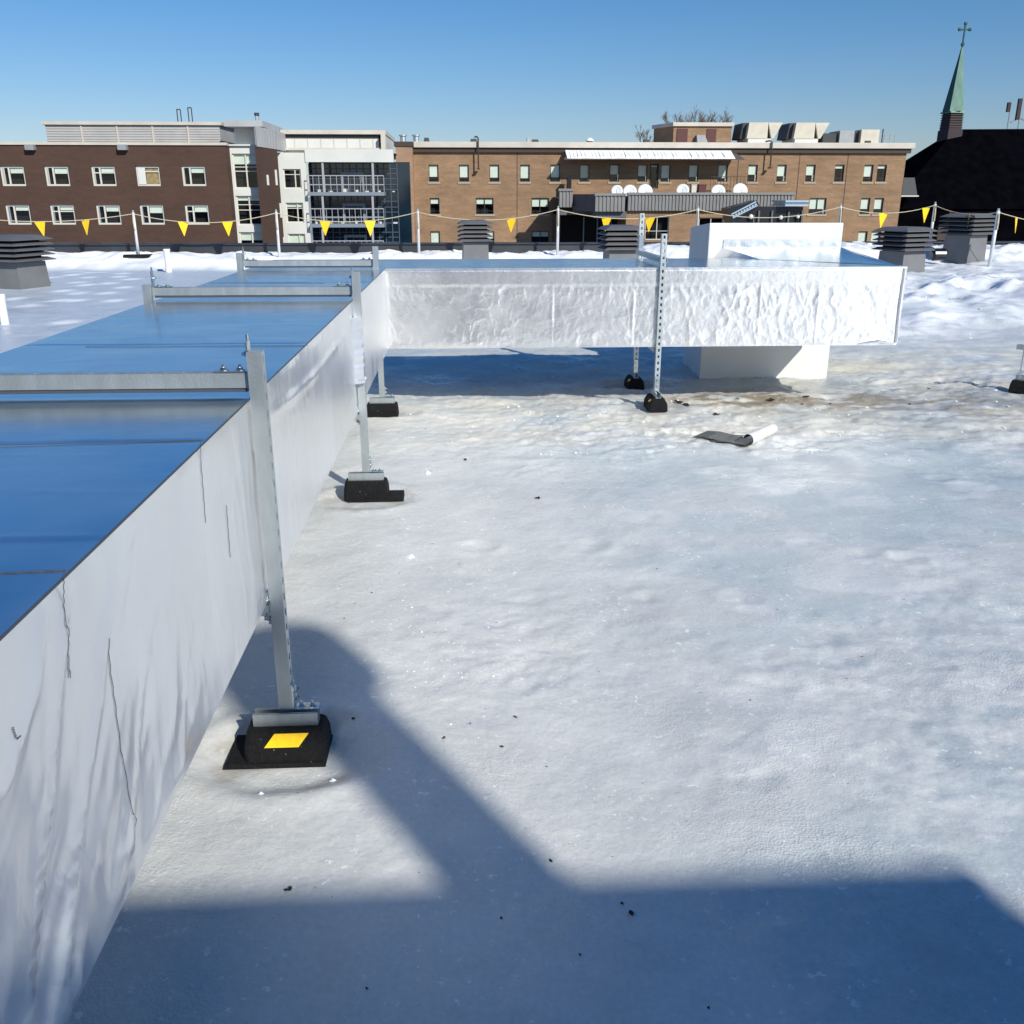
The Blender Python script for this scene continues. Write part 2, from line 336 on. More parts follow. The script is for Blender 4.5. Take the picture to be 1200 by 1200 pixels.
def tintmap(X, Y):
    base = np.array([.57, .585, .585]); white = np.array([.96, .96, .96]); ice = np.array([.485, .54, .555]); cream = np.array([.66, .63, .55]); brown = np.array([.30, .24, .16])
    c = np.ones(X.shape + (3,)) * base
    def mix(c, col, k): return c * (1 - k[..., None]) + col * k[..., None]
    c = mix(c, ice, sm(-.05, .16, fbm(X / .9, Y / .9, 101, 5)) * .9)
    c = mix(c, np.array([.70, .71, .71]), sm(.05, .18, fbm(X / .35, Y / .22, 105, 5)) * .5)
    c = mix(c, np.array([.42, .50, .53]), sm(.08, .2, fbm(X / .5, Y / .3, 107, 4)) * .45)
    c = mix(c, np.array([.64, .64, .62]), sm(1.3, -.1, X + .8 * fbm(X / .8, Y / .8, 103, 3)) * sm(9, 7, Y) * .85)
    crust = sm(.03, .16, fbm(X / 1.3, Y / 1.3, 23, 3)) + np.exp(-(((X - .15) / .35) ** 2 + ((Y - 3.2) / .4) ** 2))
    c = mix(c, np.array([.68, .68, .67]), np.clip(crust, 0, 1) * .6 * sm(-.1, .12, fbm(X / .1, Y / .1, 29, 3)))
    b1 = sm(5.9, 6.5, Y) * sm(12, 9.5, Y) * sm(-1.5, .2, X)
    c = mix(c, cream, b1 * .75 * sm(-.25, .1, fbm(X / .5, Y / .3, 111, 4)))
    st = 1.3 * np.exp(-(((X - 2.7) / 1.3) ** 2 + ((Y - 7.75) / .5) ** 2)) + .6 * np.exp(-(((X - 4.2) / 1.1) ** 2 + ((Y - 7.4) / .7) ** 2))
    c = mix(c, brown, np.clip(st, 0, 1) * .92 * sm(-.10, .12, fbm(X / .28, Y / .12, 121, 4)))
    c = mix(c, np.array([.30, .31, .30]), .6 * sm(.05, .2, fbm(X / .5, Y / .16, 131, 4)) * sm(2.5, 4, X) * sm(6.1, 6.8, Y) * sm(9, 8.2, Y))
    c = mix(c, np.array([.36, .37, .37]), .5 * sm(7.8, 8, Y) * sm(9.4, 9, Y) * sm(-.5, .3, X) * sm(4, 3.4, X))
    c = mix(c, np.array([.58, .54, .42]), .7 * np.exp(-(((X - 4.0) / .55) ** 2 + ((Y - 9.3) / .35) ** 2) ** 2))
    for x, y, h in FEET: c = mix(c, np.array([.42, .38, .31]), .55 * np.exp(-((np.sqrt((X - x) ** 2 + (Y - y) ** 2) - .2) / .08) ** 2) * sm(-.1, .15, fbm(X / .1, Y / .1, 141, 3)))
    left = sm(-1.6, -2.0, X)
    c = mix(c, np.array([.52, .57, .635]), left)
    for p in PATCH:
        k = np.exp(-((((X - p.x) / .17) ** 2 + ((Y - p.y) / .26) ** 2) * (1 + .6 * fbm(X / .3, Y / .3, 151, 2))) ** 2)
        c = mix(c, white, k * .95)
    far = sm(22.0, 22.9, Y + 1.2 * fbm(X / 2, Y / 2, 61, 3)); c = mix(c, white, far)
    right = sm(3.4, 5, X) * sm(9.5, 12.5, Y); c = mix(c, np.array([.70, .73, .77]), right * .9)
    c = mix(c, white, right * sm(.55, .72, ridge(X / .5, Y / .45, 83, 4)) * .8)
    return c
tc_ = tintmap(XX, YY).reshape(-1, 3)
ca = me.color_attributes.new('tint', 'FLOAT_COLOR', 'POINT')
ca.data.foreach_set('color', np.concatenate([tc_, np.ones((len(tc_), 1))], 1).astype(np.float32).ravel())
def snow_mat():
    m = bpy.data.materials.new('icy_snow'); m.use_nodes = True; n = m.node_tree.nodes; l = m.node_tree.links; b = n['Principled BSDF']
    at = n.new('ShaderNodeAttribute'); at.attribute_name = 'tint'; geo = n.new('ShaderNodeNewGeometry')
    def tx(sc, det=6, rgh=.6):
        t = n.new('ShaderNodeTexNoise'); t.inputs['Scale'].default_value = sc; t.inputs['Detail'].default_value = det; t.inputs['Roughness'].default_value = rgh
        l.new(geo.outputs['Position'], t.inputs['Vector']); return t
    t1 = tx(2.2, 8); r = n.new('ShaderNodeMapRange'); l.new(t1.outputs[0], r.inputs[0]); r.inputs[1].default_value = .3; r.inputs[2].default_value = .7; r.inputs[3].default_value = .93; r.inputs[4].default_value = 1.06
    v = n.new('ShaderNodeVectorMath'); v.operation = 'SCALE'; l.new(at.outputs['Color'], v.inputs[0]); l.new(r.outputs[0], v.inputs['Scale'])
    t2 = tx(60, 4); r2 = n.new('ShaderNodeMapRange'); l.new(t2.outputs[0], r2.inputs[0]); r2.inputs[1].default_value = .3; r2.inputs[2].default_value = .75; r2.inputs[3].default_value = .94; r2.inputs[4].default_value = 1.08
    v2 = n.new('ShaderNodeVectorMath'); v2.operation = 'SCALE'; l.new(v.outputs[0], v2.inputs[0]); l.new(r2.outputs[0], v2.inputs['Scale'])
    l.new(v2.outputs[0], b.inputs['Base Color'])
    r3 = n.new('ShaderNodeMapRange'); l.new(t1.outputs[0], r3.inputs[0]); r3.inputs[1].default_value = .35; r3.inputs[2].default_value = .65; r3.inputs[3].default_value = .26; r3.inputs[4].default_value = .58
    l.new(r3.outputs[0], b.inputs['Roughness']); b.inputs['Specular IOR Level'].default_value = .35
    p = None
    for sc, d, s in ((6, .03, .26), (30, .008, .22), (170, .002, .22)):
        t = tx(sc, 5); bp = n.new('ShaderNodeBump'); bp.inputs['Strength'].default_value = s; bp.inputs['Distance'].default_value = d
        l.new(t.outputs[0], bp.inputs['Height'])
        if p: l.new(p.outputs[0], bp.inputs['Normal'])
        p = bp
    # granular refrozen crust, only in patches
    mk = tx(1.6, 6); mr = n.new('ShaderNodeMapRange'); l.new(mk.outputs[0], mr.inputs[0]); mr.inputs[1].default_value = .46; mr.inputs[2].default_value = .64
    gr = n.new('ShaderNodeTexVoronoi'); gr.inputs['Scale'].default_value = 130; l.new(geo.outputs['Position'], gr.inputs['Vector'])
    gm = n.new('ShaderNodeMath'); gm.operation = 'MULTIPLY'; l.new(gr.outputs['Distance'], gm.inputs[0]); l.new(mr.outputs[0], gm.inputs[1])
    bp = n.new('ShaderNodeBump'); bp.inputs['Strength'].default_value = .30; bp.inputs['Distance'].default_value = .006
    l.new(gm.outputs[0], bp.inputs['Height']); l.new(p.outputs[0], bp.inputs['Normal']); l.new(bp.outputs[0], b.inputs['Normal'])
    # pale ice chips frozen into the surface
    ch_ = tx(34, 3, .7); cm = n.new('ShaderNodeMapRange'); l.new(ch_.outputs[0], cm.inputs[0]); cm.inputs[1].default_value = .615; cm.inputs[2].default_value = .66
    ck = tx(4, 4); cn = n.new('ShaderNodeMapRange'); l.new(ck.outputs[0], cn.inputs[0]); cn.inputs[1].default_value = .45; cn.inputs[2].default_value = .6; cn.inputs[4].default_value = .8
    cx_ = n.new('ShaderNodeMath'); cx_.operation = 'MULTIPLY'; l.new(cm.outputs[0], cx_.inputs[0]); l.new(cn.outputs[0], cx_.inputs[1])
    mc = n.new('ShaderNodeMix'); mc.data_type = 'RGBA'; l.new(cx_.outputs[0], mc.inputs[0]); l.new(v2.outputs[0], mc.inputs[6]); mc.inputs[7].default_value = (.92, .93, .94, 1)
    # thin dark melt specks
    dk_ = tx(22, 5, .75); dm_ = n.new('ShaderNodeMapRange'); l.new(dk_.outputs[0], dm_.inputs[0]); dm_.inputs[1].default_value = .34; dm_.inputs[2].default_value = .29; dm_.inputs[4].default_value = .45
    md = n.new('ShaderNodeMix'); md.data_type = 'RGBA'; l.new(dm_.outputs[0], md.inputs[0]); l.new(mc.outputs[2], md.inputs[6]); md.inputs[7].default_value = (.30, .33, .34, 1)
    l.new(md.outputs[2], b.inputs['Base Color'])
    return m
M['snow'] = snow_mat(); me.materials.append(M['snow'])
def hs(x, y): return float(hsnow(np.array([float(x)]), np.array([float(y)]))[0])

tag(MB().box((-32, -14, -11), (32, 24.35, -.35)).build('roof_slab', M['stucco']), 'body of the building under the snowy roof', None, None, 'structure')
tag(MB().poly([(-4000, -4000, -11.02), (4000, -4000, -11.02), (4000, 6000, -11.02), (-4000, 6000, -11.02)]).build('ground', M['city']), 'snowy street level far below', None, None, 'structure')
# parapet
PT = zof(284.7, 24)
pr = thing('parapet_wall', 'low dark metal clad parapet along the far roof edge', 'parapet', (0, 24.15, 0))
B((-32, 24, -.34), (32, 24.3, PT - .03), 'wall', M['parapet'], pr)
B((-32.03, 23.95, PT - .027), (32.03, 24.36, PT), 'cap', M['parapet'], pr)

# penthouse behind the photographer: throws the big foreground shadow
ph = thing('roof_penthouse', 'rendered stair penthouse behind the photographer', 'penthouse', (0, -5.2, 0))
PHZ = 3.70
MB().box((-9, -9, -.34), (4.27, -3.19, PHZ - .06)).build('wall', M['stucco'], ph)
MB().box((-9.03, -9.03, PHZ - .057), (4.30, -3.16, PHZ)).build('cap', M['parapet'], ph)
st = thing('flue_stack', 'round steel flue with a wide cap on the penthouse roof', 'flue', (3.39, -3.7, PHZ))
MB().tube([(3.39, -3.6, PHZ), (3.39, -3.6, 4.72)], .145, 20).build('pipe', M['galv'], st, smooth=False)
MB().tube([(3.37, -3.6, 4.66), (3.34, -3.6, 4.72), (3.34, -3.6, 4.96), (3.34, -3.6, 5.02)], [.17, .27, .27, .14], 20).build('cap', M['galv'], st)

# ------------------------------------------------------------------ duct
XL, XR, ZB, ZT = -1.66, -.60, .50, 1.115
YF, YB, XE = 7.36, 8.50, 3.51
duct = thing('insulated_duct', 'long foil wrapped rectangular air duct turning right across the snowy roof', 'duct', (-1.15, 3, 0))
def gridface(mb, P0, U, V, Nn, nu, nv, disp):
    P0, U, V, Nn = map(Vector, (P0, U, V, Nn)); lu, lv = U.length, V.length
    u = np.linspace(0, 1, nu + 1); v = np.linspace(0, 1, nv + 1); uu, vv = np.meshgrid(u, v)
    d = disp(uu * lu, vv * lv); e = np.minimum(np.minimum(uu * lu, (1 - uu) * lu), np.minimum(vv * lv, (1 - vv) * lv)); d = d * sm(0, .03, e)
    pts = np.array(P0)[None, None] + uu[..., None] * np.array(U) + vv[..., None] * np.array(V) + d[..., None] * np.array(Nn)
    o = len(mb.v); mb.v += [tuple(p) for p in pts.reshape(-1, 3)]
    nr = U.cross(V).dot(Nn) > 0
    for j in range(nv):
        for i in range(nu):
            a = o + j * (nu + 1) + i; f = (a, a + 1, a + nu + 2, a + nu + 1); mb.f.append(f if nr else f[::-1])
SE = [atz(x, y, ZT).y for x, y in ((100, 519), (40, 630), (150, 404), (300, 331), (330, 322), (60, 470))]
def d_top(u, v):          # u along x, v along y
    y = v - 3.16; d = .003 * fbm(u / .5, y / .35, 201, 3) + .0007 * crease(u / .5, y / .12, 321, 20) * sm(-.05, .15, fbm(u / .6, y / .5, 323, 2))
    for k, s in enumerate(SE):
        t = (y - s - .010 * fbm(u / .3, u * 0 + k, 210, 2)) ; d = d + .0010 * np.exp(-(t / .010) ** 2) * (1 if k % 2 else -1) + .0006 * np.tanh(t / .01) * np.exp(-(t / .15) ** 2)
    return d
def d_side(u, v):         # u along y, v up
    y = u - 3.16
    d = .010 * fbm(y / .45, v / .9, 221, 3) + .004 * fbm(y / .11 + .8 * v, v / .5, 223, 3)
    near = sm(2.1, 1.0, y)
    d = d + near * .040 * (ridge((y - .9 * v) / .24, (v + .9 * y) / .7, 225, 3) - .5) * sm(.55, .1, v)
    m1 = sm(-.12, .10, fbm(y / .6, v / .4, 303, 3))
    d = d + .0030 * m1 * crease(y / .16 - 1.1 * v, v / .55 + y, 301) + .0022 * crease(y / .06 + 1.5 * v, v / .28, 305, 8) * sm(0, .14, fbm(y / .35, v / .3, 307, 2)) + near * .010 * crease(y / .14 - 5.0 * v, (v + .8 * y) / .5, 309, 10)
    for yy in (2.52, 5.06): d = d - .008 * np.exp(-((y - yy - .14) / .12) ** 2)
    t = v - .50 + .05 * (y - 3.0) * np.exp(-((y - 3.3) / .9) ** 2)
    d = d + .008 * np.exp(-(t / .02) ** 2) * sm(2.7, 3.1, y) * sm(5.0, 4.2, y) * (.5 + fbm(y / .15, v * 0, 229, 2))
    return d
SEAMX = [(px, ) for px in (549, 647, 742, 890, 958)]
SEAMX = [aty(p[0], 360, YF).x for p in SEAMX]
def d_front(u, v):        # u along x, v up
    x = u + XR
    msk = .55 + .6 * sm(-.12, .16, fbm(x / .4, v / .3, 245, 3))
    d = .010 * fbm(x / .45, v / .35, 231, 3) + msk * (.0028 * (ridge(x / .24 + 1.1 * v, v / .20, 233, 3) - .5) + .0032 * (ridge(x / .07 + 2.0 * v, v / .10, 237, 3) - .5))
    d = d + .0026 * (.3 + msk * .5) * crease(x / .11 + 2.8 * v, v / .26 - x, 311, 8) + .0020 * msk * crease(x / .06 - 3 * v, v / .09, 313, 8)
    band = sm(.47, .50, v)
    d = d * (1 - .75 * band) + band * .004
    for s in SEAMX: d = d + .0034 * (.6 + 1.5 * fbm(v / .12, v * 0 + 9 * s, 247, 2)) * np.exp(-((x - s - .015 * fbm(v / .1, v * 0 + s, 239, 3)) / .010) ** 2) * sm(.52, .45, v) 
    lo = np.exp(-((v - .075) / .05) ** 2); d = d + .007 * lo * (ridge(x / .13, v / .2, 241, 3) - .45)
    hi = np.exp(-((v - .43) / .06) ** 2); d = d + .006 * hi * (ridge(x / .10 + 3 * v, v / .25, 243, 3) - .45)
    return d
zero = lambda u, v: u * 0
L = YB + 3.16
mb = MB(); mb.keep = True
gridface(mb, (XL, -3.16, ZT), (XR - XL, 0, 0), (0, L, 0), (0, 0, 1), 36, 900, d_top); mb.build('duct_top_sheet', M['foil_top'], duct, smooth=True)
mb = MB(); mb.keep = True
gridface(mb, (XR, -3.16, ZB), (0, YF + 3.16, 0), (0, 0, ZT - ZB), (1, 0, 0), 900, 60, d_side)
gridface(mb, (XL, -3.16, ZB), (0, L, 0), (0, 0, ZT - ZB), (-1, 0, 0), 120, 12, zero)
gridface(mb, (XL, -3.16, ZB), (XR - XL, 0, 0), (0, L, 0), (0, 0, -1), 8, 40, zero)
gridface(mb, (XL, YB, ZB), (XR - XL, 0, 0), (0, 0, ZT - ZB), (0, 1, 0), 8, 8, zero)
mb.build('duct_long_run', M['foil_side'], duct, smooth=True)
mb = MB(); mb.keep = True
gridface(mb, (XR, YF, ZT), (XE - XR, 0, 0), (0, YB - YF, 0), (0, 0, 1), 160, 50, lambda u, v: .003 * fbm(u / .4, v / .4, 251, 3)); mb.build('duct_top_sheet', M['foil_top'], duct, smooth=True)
mb = MB(); mb.keep = True
gridface(mb, (XR, YF, ZB), (XE - XR, 0, 0), (0, 0, ZT - ZB), (0, -1, 0), 520, 90, d_front)
gridface(mb, (XR, YB, ZB), (XE - XR, 0, 0), (0, 0, ZT - ZB), (0, 1, 0), 20, 4, zero)
gridface(mb, (XR, YF, ZB), (XE - XR, 0, 0), (0, YB - YF, 0), (0, 0, -1), 20, 8, zero)
gridface(mb, (XE, YF, ZB), (0, YB - YF, 0), (0, 0, ZT - ZB), (1, 0, 0), 20, 10, zero)
mb.build('duct_cross_run', M['foil_front'], duct, smooth=True)
# folded foil edge and flashing lip
e = MB()
e.box((XR + .001, YF - .006, ZT - .012), (XE + .004, YF - .001, ZT + .003)); e.box((XE + .001, YF - .001, ZB + .01), (XE + .005, YB, ZT + .003))
e.tube([(XE - .02, YF - .008, ZT - .01), (XE - .022, YF - .01, ZB + .3), (XE - .012, YF - .01, ZB + .02)], .008, 6)
e.tube([(XE - .32, YF - .006, ZB + .012), (XE - .16, YF - .02, ZB + .035), (XE - .03, YF - .014, ZB + .012)], [.006, .014, .008], 6)
e.build('foil_edge_fold', M['foil_front'], duct)
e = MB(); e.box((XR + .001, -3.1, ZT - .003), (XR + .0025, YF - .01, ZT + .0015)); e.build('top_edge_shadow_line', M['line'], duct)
# transition boot up to the curb box
A_ = Vector((2.62, 8.30, ZT + .002)); Bq = Vector((XE - .006, 7.52, ZT + .002)); C_ = Vector((3.565, 8.868, 1.19)); D_ = Vector((2.44, 8.868, 1.19)); E_ = Vector((2.36, 8.868, ZT - .02)); G_ = Vector((3.565, 8.868, ZB + .05)); K_ = Vector((XE - .01, 8.49, ZT - .01))
w1 = MB(); nn = 14
for i in range(nn):
    for j in range(nn):
        def pt(a, b):
            p = (A_ * (1 - a) + Bq * a) * (1 - b) + (D_ * (1 - a) + C_ * a) * b
            p = p.copy(); p.z += -.012 * sin(pi * b); p.z = max(p.z, ZT + .002); return p
        w1.poly([pt(i / nn, j / nn), pt((i + 1) / nn, j / nn), pt((i + 1) / nn, (j + 1) / nn), pt(i / nn, (j + 1) / nn)])
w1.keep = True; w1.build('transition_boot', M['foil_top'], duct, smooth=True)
w2 = MB(); w2.poly([A_, D_, E_]); w2.poly([Bq, C_, G_, K_]); w2.box((2.36, 8.50, ZB + .05), (XE - .02, 8.866, ZT - .03)); w2.build('transition_side', M['foil_side'], duct)
# open seams and creases drawn by the foil edges on the long run
def seam(pts, x=XR, wd=.0013):
    s = MB(); P_ = []
    for px, py in pts:
        r = ray(px, py); t = (x + .012) / r.x; P_.append(Vector((x + .012, r.y * t, H + r.z * t)))
    n_ = 14; Q = []
    for k in range(len(P_) - 1):
        for i in range(n_):
            p = P_[k].lerp(P_[k + 1], i / n_); yy, zz = p.y, p.z
            d = float(d_side(np.array([yy + 3.16]), np.array([zz - ZB]))[0]); Q.append(Vector((x + d + .001, yy + .002 * sin(i * 2.1 + k), zz)))
    s.tube(Q, wd * .5, 5); return s
for pts in ([(78, 668), (80, 720), (90, 800)], [(131, 748), (143, 860), (165, 976)], [(239, 516), (240, 540), (247, 618)], [(270, 592), (275, 658)], [(25, 852), (28, 866), (31, 862)]):
    seam(pts).build('foil_seam', M['line'], duct)
for a, b in (((0, 520), (236, 514)), ((0, 669), (76, 666)), ((100, 405), (360, 404)), ((190, 331), (380, 331))):
    p, q_ = atz(*a, ZT + .004), atz(*b, ZT + .004); s = MB(); p.x = max(p.x, XL + .02)
    P_ = [p.lerp(q_, i / 12) + Vector((0, .0008 * sin(i * 1.7), -.003)) for i in range(13)]
    s.tube(P_, .0011, 4); s.build('foil_seam', M['line'], duct)

# curb box
cb = thing('curb_box', 'tall white membrane box the duct runs into', 'roof curb', (2.94, 9.3, 0))
z0 = 1.408
m_ = MB(); x0, x1, y0, y1 = 2.30, 3.57, 8.87, 9.62
m_.loft([[Vector((x0, y0, -.12)), Vector((x1, y0, -.12)), Vector((x1, y1, -.12)), Vector((x0, y1, -.12))], [Vector((x0, y0, z0)), Vector((x1, y0, z0)), Vector((x1, y1, z0 - .06)), Vector((x0, y1, z0 - .06))]])
m_.build('curb_body', M['curbwhite'], cb, bevel=.008)
fl = MB(); fl.keep = True; gridface(fl, (2.44, 8.862, 1.175), (1.12, 0, 0), (0, 0, .085), (0, -1, 0), 60, 8, lambda u, v: .008 * fbm(u / .06, v / .05, 261, 3)); fl.build('foil_collar', M['foil_front'], cb, smooth=True)

# ------------------------------------------------------------------ strut supports
def strut(mb, T, ln, slots=True, w=.0413, d=.0413, t=.003, lip=.0095):
    """channel: slotted web at b=0, open side at b=d; runs along local z"""
    a = w / 2
    def bx(p, q): mb.box(p, q, T)
    bx((-a, t, 0), (-a + t, d, ln)); bx((a - t, t, 0), (a, d, ln))
    bx((-a + t, d - t, 0), (-a + lip, d, ln)); bx((a - lip, d - t, 0), (a - t, d, ln))
    sw = .0075
    if not slots: bx((-a, 0, 0), (a, t, ln)); return mb
    bx((-a, 0, 0), (-sw, t, ln)); bx((sw, 0, 0), (a, t, ln))
    z = 0; n = max(1, int(round(ln / .0508))); p = ln / n; g = p * .44
    for i in range(n + 1):
        z0_ = max(0, i * p - (p - 2 * (g / 2)) / 2 + 0); z1_ = min(ln, i * p + (p - g) / 2)
        bx((-sw, 0, z0_), (sw, t, z1_))
    return mb
def Tz(loc, rz=0): return Matrix.Translation(loc) @ Matrix.Rotation(rz, 4, 'Z')
def Tx(loc, up=True):   # bar along +x, web up
    R_ = Matrix(((0, 0, 1), (1, 0, 0), (0, 1, 0))).to_4x4()      # local z->x, x->y, y->z
    return Matrix.Translation(loc) @ (R_ if not up else Matrix(((0, 0, 1, 0), (1, 0, 0, 0), (0, -1, 0, 0), (0, 0, 0, 1))))
def Ty(loc): return Matrix.Translation(loc) @ Matrix(((1, 0, 0, 0), (0, 0, 1, 0), (0, -1, 0, 0), (0, 0, 0, 1)))
class Bolts:
    def __init__(s): s.L = []
    def build(s, name, m, parent):
        for b_ in s.L: b_.build(name, m, parent)
def bolt(mb, p, nrm, r=.010, h=.008):
    if isinstance(mb, Bolts): mb.L.append(MB()); mb = mb.L[-1]
    nrm = Vector(nrm); p = Vector(p); mb.tube([p, p + nrm * .002], r * 1.5, 12); mb.tube([p + nrm * .002, p + nrm * h], r, 6); mb.tube([p + nrm * h, p + nrm * (h + .008)], r * .5, 8)
def rubber_foot(parent, x, y, z, rz=0, pad=0, sticker='front', ln=.25):
    T = Tz((x, y, z), rz)
    def ring(hx, hy, h, c=.012): return [T @ Vector(p) for p in ((-hx + c, -hy, h), (hx - c, -hy, h), (hx, -hy + c, h), (hx, hy - c, h), (hx - c, hy, h), (-hx + c, hy, h), (-hx, hy - c, h), (-hx, -hy + c, h))]
    m = MB(); l_ = ln / 2
    m.loft([ring(l_, .076, 0), ring(l_, .078, .006), ring(l_ - .002, .074, .060), ring(l_ - .008, .050, .102), ring(l_ - .012, .046, .105)])
    f = m.build('rubber_foot', M['rubber'], parent)
    if pad:
        b = MB(); b.loft([[T @ Vector(p) for p in ((pad * .045 - .145, -.088, -.002), (pad * .045 + .17, -.088, -.002), (pad * .045 + .17, .088, -.002), (pad * .045 - .145, .088, -.002))], [T @ Vector(p) for p in ((pad * .045 - .137, -.084, .012), (pad * .045 + .162, -.084, .012), (pad * .045 + .162, .084, .012), (pad * .045 - .137, .084, .012))]])
        b.build('rubber_pad', M['rubber'], f)
    # sticker on the sloping long face (-y side) as a slanted parallelogram
    s = MB(); n0, n1 = Vector((0, -.074, .060)), Vector((0, -.050, .102)); off = Vector((0, -.0020, .0012))
    def sp(u, v): q = n0.lerp(n1, v) + off; return T @ Vector((u, q.y, q.z))
    if sticker == 'front': s.add([sp(-.060, .04), sp(.045, .04), sp(.075, .9), sp(-.030, .9)], [(0, 1, 2, 3)])
    elif sticker == 'end': s.add([sp(.03, .25), sp(.08, .25), sp(.105, .8), sp(.055, .8)], [(0, 1, 2, 3)])
    if s.v: s.build('sticker', M['sticker'], f)
    # short rail
    r = MB(); R_ = T @ Matrix.Translation((-.1, 0, .1055)) @ Matrix(((0, 0, 1, 0), (1, 0, 0, 0), (0, 1, 0, 0), (0, 0, 0, 1)))
    strut(r, R_, .2, slots=False); r.build('base_rail', M['galv'], parent)
    return T
def corner_bracket(parent, T, sx):
    """L plate: upright leg on the post side, flat leg on the rail; sx = +1 right, -1 left"""
    b = MB(); b.box((sx * .021 if sx > 0 else -.026, -.02, .148), (sx * .026 if sx > 0 else -.021, .02, .235), T)
    b.box((sx * .022 if sx > 0 else -.100, -.02, .1475), (.100 if sx > 0 else -.022, .02, .152), T)
    o = b.build('angle_bracket', M['galv_bright'], parent)
    bb = Bolts(); X3 = T.to_3x3()
    for h in (.185, .215): bolt(bb, T @ Vector((sx * .026, 0, h)), X3 @ Vector((sx, 0, 0)))
    for q_ in (.045, .080): bolt(bb, T @ Vector((sx * q_, 0, .152)), X3 @ Vector((0, 0, 1)))
    bb.build('bolt', M['bolt'], o)
def support_long(y, zf, ztop, bar_y, label, pad, pxR=-.575, left=True, ltop=1.20, bar_z=1.142, x_bar_end=None):
    """frame across the long run: right post, left post, crossbar over the top, under bar"""
    t = thing('duct_support', label, 'pipe support', (pxR, y, zf), 'strut frames carrying the duct')
    T = rubber_foot(t, pxR, y - .02, zf, 0, pad, 'front' if pad < 0 else 'none')
    zb = zf + .1475
    Tp = Matrix.Translation((pxR + .0207, y, zb)) @ Matrix.Rotation(pi / 2, 4, 'Z')   # web faces +x
    strut(MB(), Tp, 1)
    m = strut(MB(), Tp, ztop - zb); m.build('post', M['galv'], t)
    corner_bracket(t, T @ Matrix.Translation((0, .02, 0)), 1)
    xl = XL - .023
    if left:
        rubber_foot(t, xl, y - .02, zf, 0, 0, 'none')
        m = strut(MB(), Matrix.Translation((xl - .0207, y, zb)) @ Matrix.Rotation(-pi / 2, 4, 'Z'), ltop - zb); m.build('post', M['galv'], t)
    # crossbar laid on the duct top
    xe = (pxR - .022) if x_bar_end is None else x_bar_end
    m = strut(MB(), Tx((xl + .022, bar_y, bar_z + .0413)), xe - xl - .022); m.build('crossbar', M['galv'], t)
    m = MB(); m.box((xl + .03, bar_y - .016, bar_z - .012), (xe - .01, bar_y + .016, bar_z - .0015)); m.build('rubber_strip', M['line'], t)
    m = strut(MB(), Tx((xl + .022, y, ZB - .006)), xe - xl - .022); m.build('under_bar', M['galv'], t)
    for sx, xx in ((1, xe), (-1, xl + .022)):
        if sx == -1 and not left: continue
        zt_ = bar_z + .0413
        b = MB(); xa, xb = (xx - .0045, xx) if sx > 0 else (xx, xx + .0045)
        b.box((xa, bar_y - .019, zt_ + .003), (xb, bar_y + .019, zt_ + .085)); b.box((xa, bar_y - .007, zt_ + .085), (xb, bar_y + .007, zt_ + .105))
        xa, xb = (xx - .10, xx - .0047) if sx > 0 else (xx + .0047, xx + .10)
        b.box((xa, bar_y - .019, zt_ + .0015), (xb, bar_y + .019, zt_ + .0055))
        o = b.build('angle_bracket', M['galv_bright'], t)
        bb = Bolts()
        for k in (.03, .075): bolt(bb, (xx - sx * k, bar_y, zt_ + .0055), (0, 0, 1))
        bolt(bb, (xx - sx * .0047, bar_y, zt_ + .05), (-sx, 0, 0), .008)
        bb.build('bolt', M['bolt'], o)
    b = MB(); b.box((pxR - .028, y - .018, ZB - .075), (pxR - .0225, y + .018, ZB + .03)); o = b.build('angle_bracket', M['galv_bright'], t)
    bb = Bolts()
    for k in (-.05, .0): bolt(bb, (pxR - .028, y - .02, ZB + k), (-.3, -1, 0), .008)
    bb.build('bolt', M['bolt'], o)
    return t
s1 = support_long(2.575, -.02, 1.245, 2.60, 'nearest galvanised strut frame with yellow sticker on its rubber foot', -1)
s2 = support_long(5.13, .0, 1.262, 5.16, 'second strut frame with crumpled foil taped over its post', 1)
s3 = support_long(7.30, -.02, 1.285, 7.33, 'strut frame at the duct corner with its post inside the foil', 0, pxR=-.66, ltop=1.24)
# foil taped round the post of the second frame
fw_ = MB(); za, zb_ = aty(416, 372, 5.08).z, aty(420, 449, 5.08).z
rings = []
for k in range(25):
    zz = zb_ + (za - zb_) * k / 24; g = .001 * sin(k * 2.3) + (.006 if k in (0, 1) else 0) + .0025 * random.random()
    rings.append([Vector((-.602 + (random.random() - .5) * .002, 5.08 - .03 - g, zz)), Vector((-.555 + g, 5.085 - g, zz)), Vector((-.553 + g, 5.14 + g, zz)), Vector((-.604, 5.17 + g, zz))])
fw_.loft(rings); fw_.build('foil_wrap', M['foil_front'], s2)

# frame across the cross run
t = thing('duct_support', 'tall slotted strut frame standing mid way across the right hand run', 'pipe support', (1.55, 7.33, 0), 'strut frames carrying the duct')
for (x, y, zf, top) in ((1.553, YF - .0435, .0, 1.372), (1.60, YB + .045, -.07, 1.50)):
    T = rubber_foot(t, x, y + .02, zf, -pi / 2, 0, 'end')
    zb = zf + .1475
    tp = Matrix.Translation((x, y, zb)) if y < 8 else Matrix.Translation((x, y - .022, zb))
    strut(m := MB(), tp, top - zb); m.build('post', M['galv'], t)
    b = MB(); b.box((x - .019, y - .006, zf + .15), (x + .019, y - .0015, zf + .27)) if y < 8 else b.box((x - .019, y - .032, zf + .15), (x + .019, y - .024, zf + .27))
    o = b.build('angle_bracket', M['galv_bright'], t); bb = Bolts()
    for k in (.19, .235): bolt(bb, (x, y - (.006 if y < 8 else .032), zf + k), (0, -1, 0))
    bb.build('bolt', M['bolt'], o)
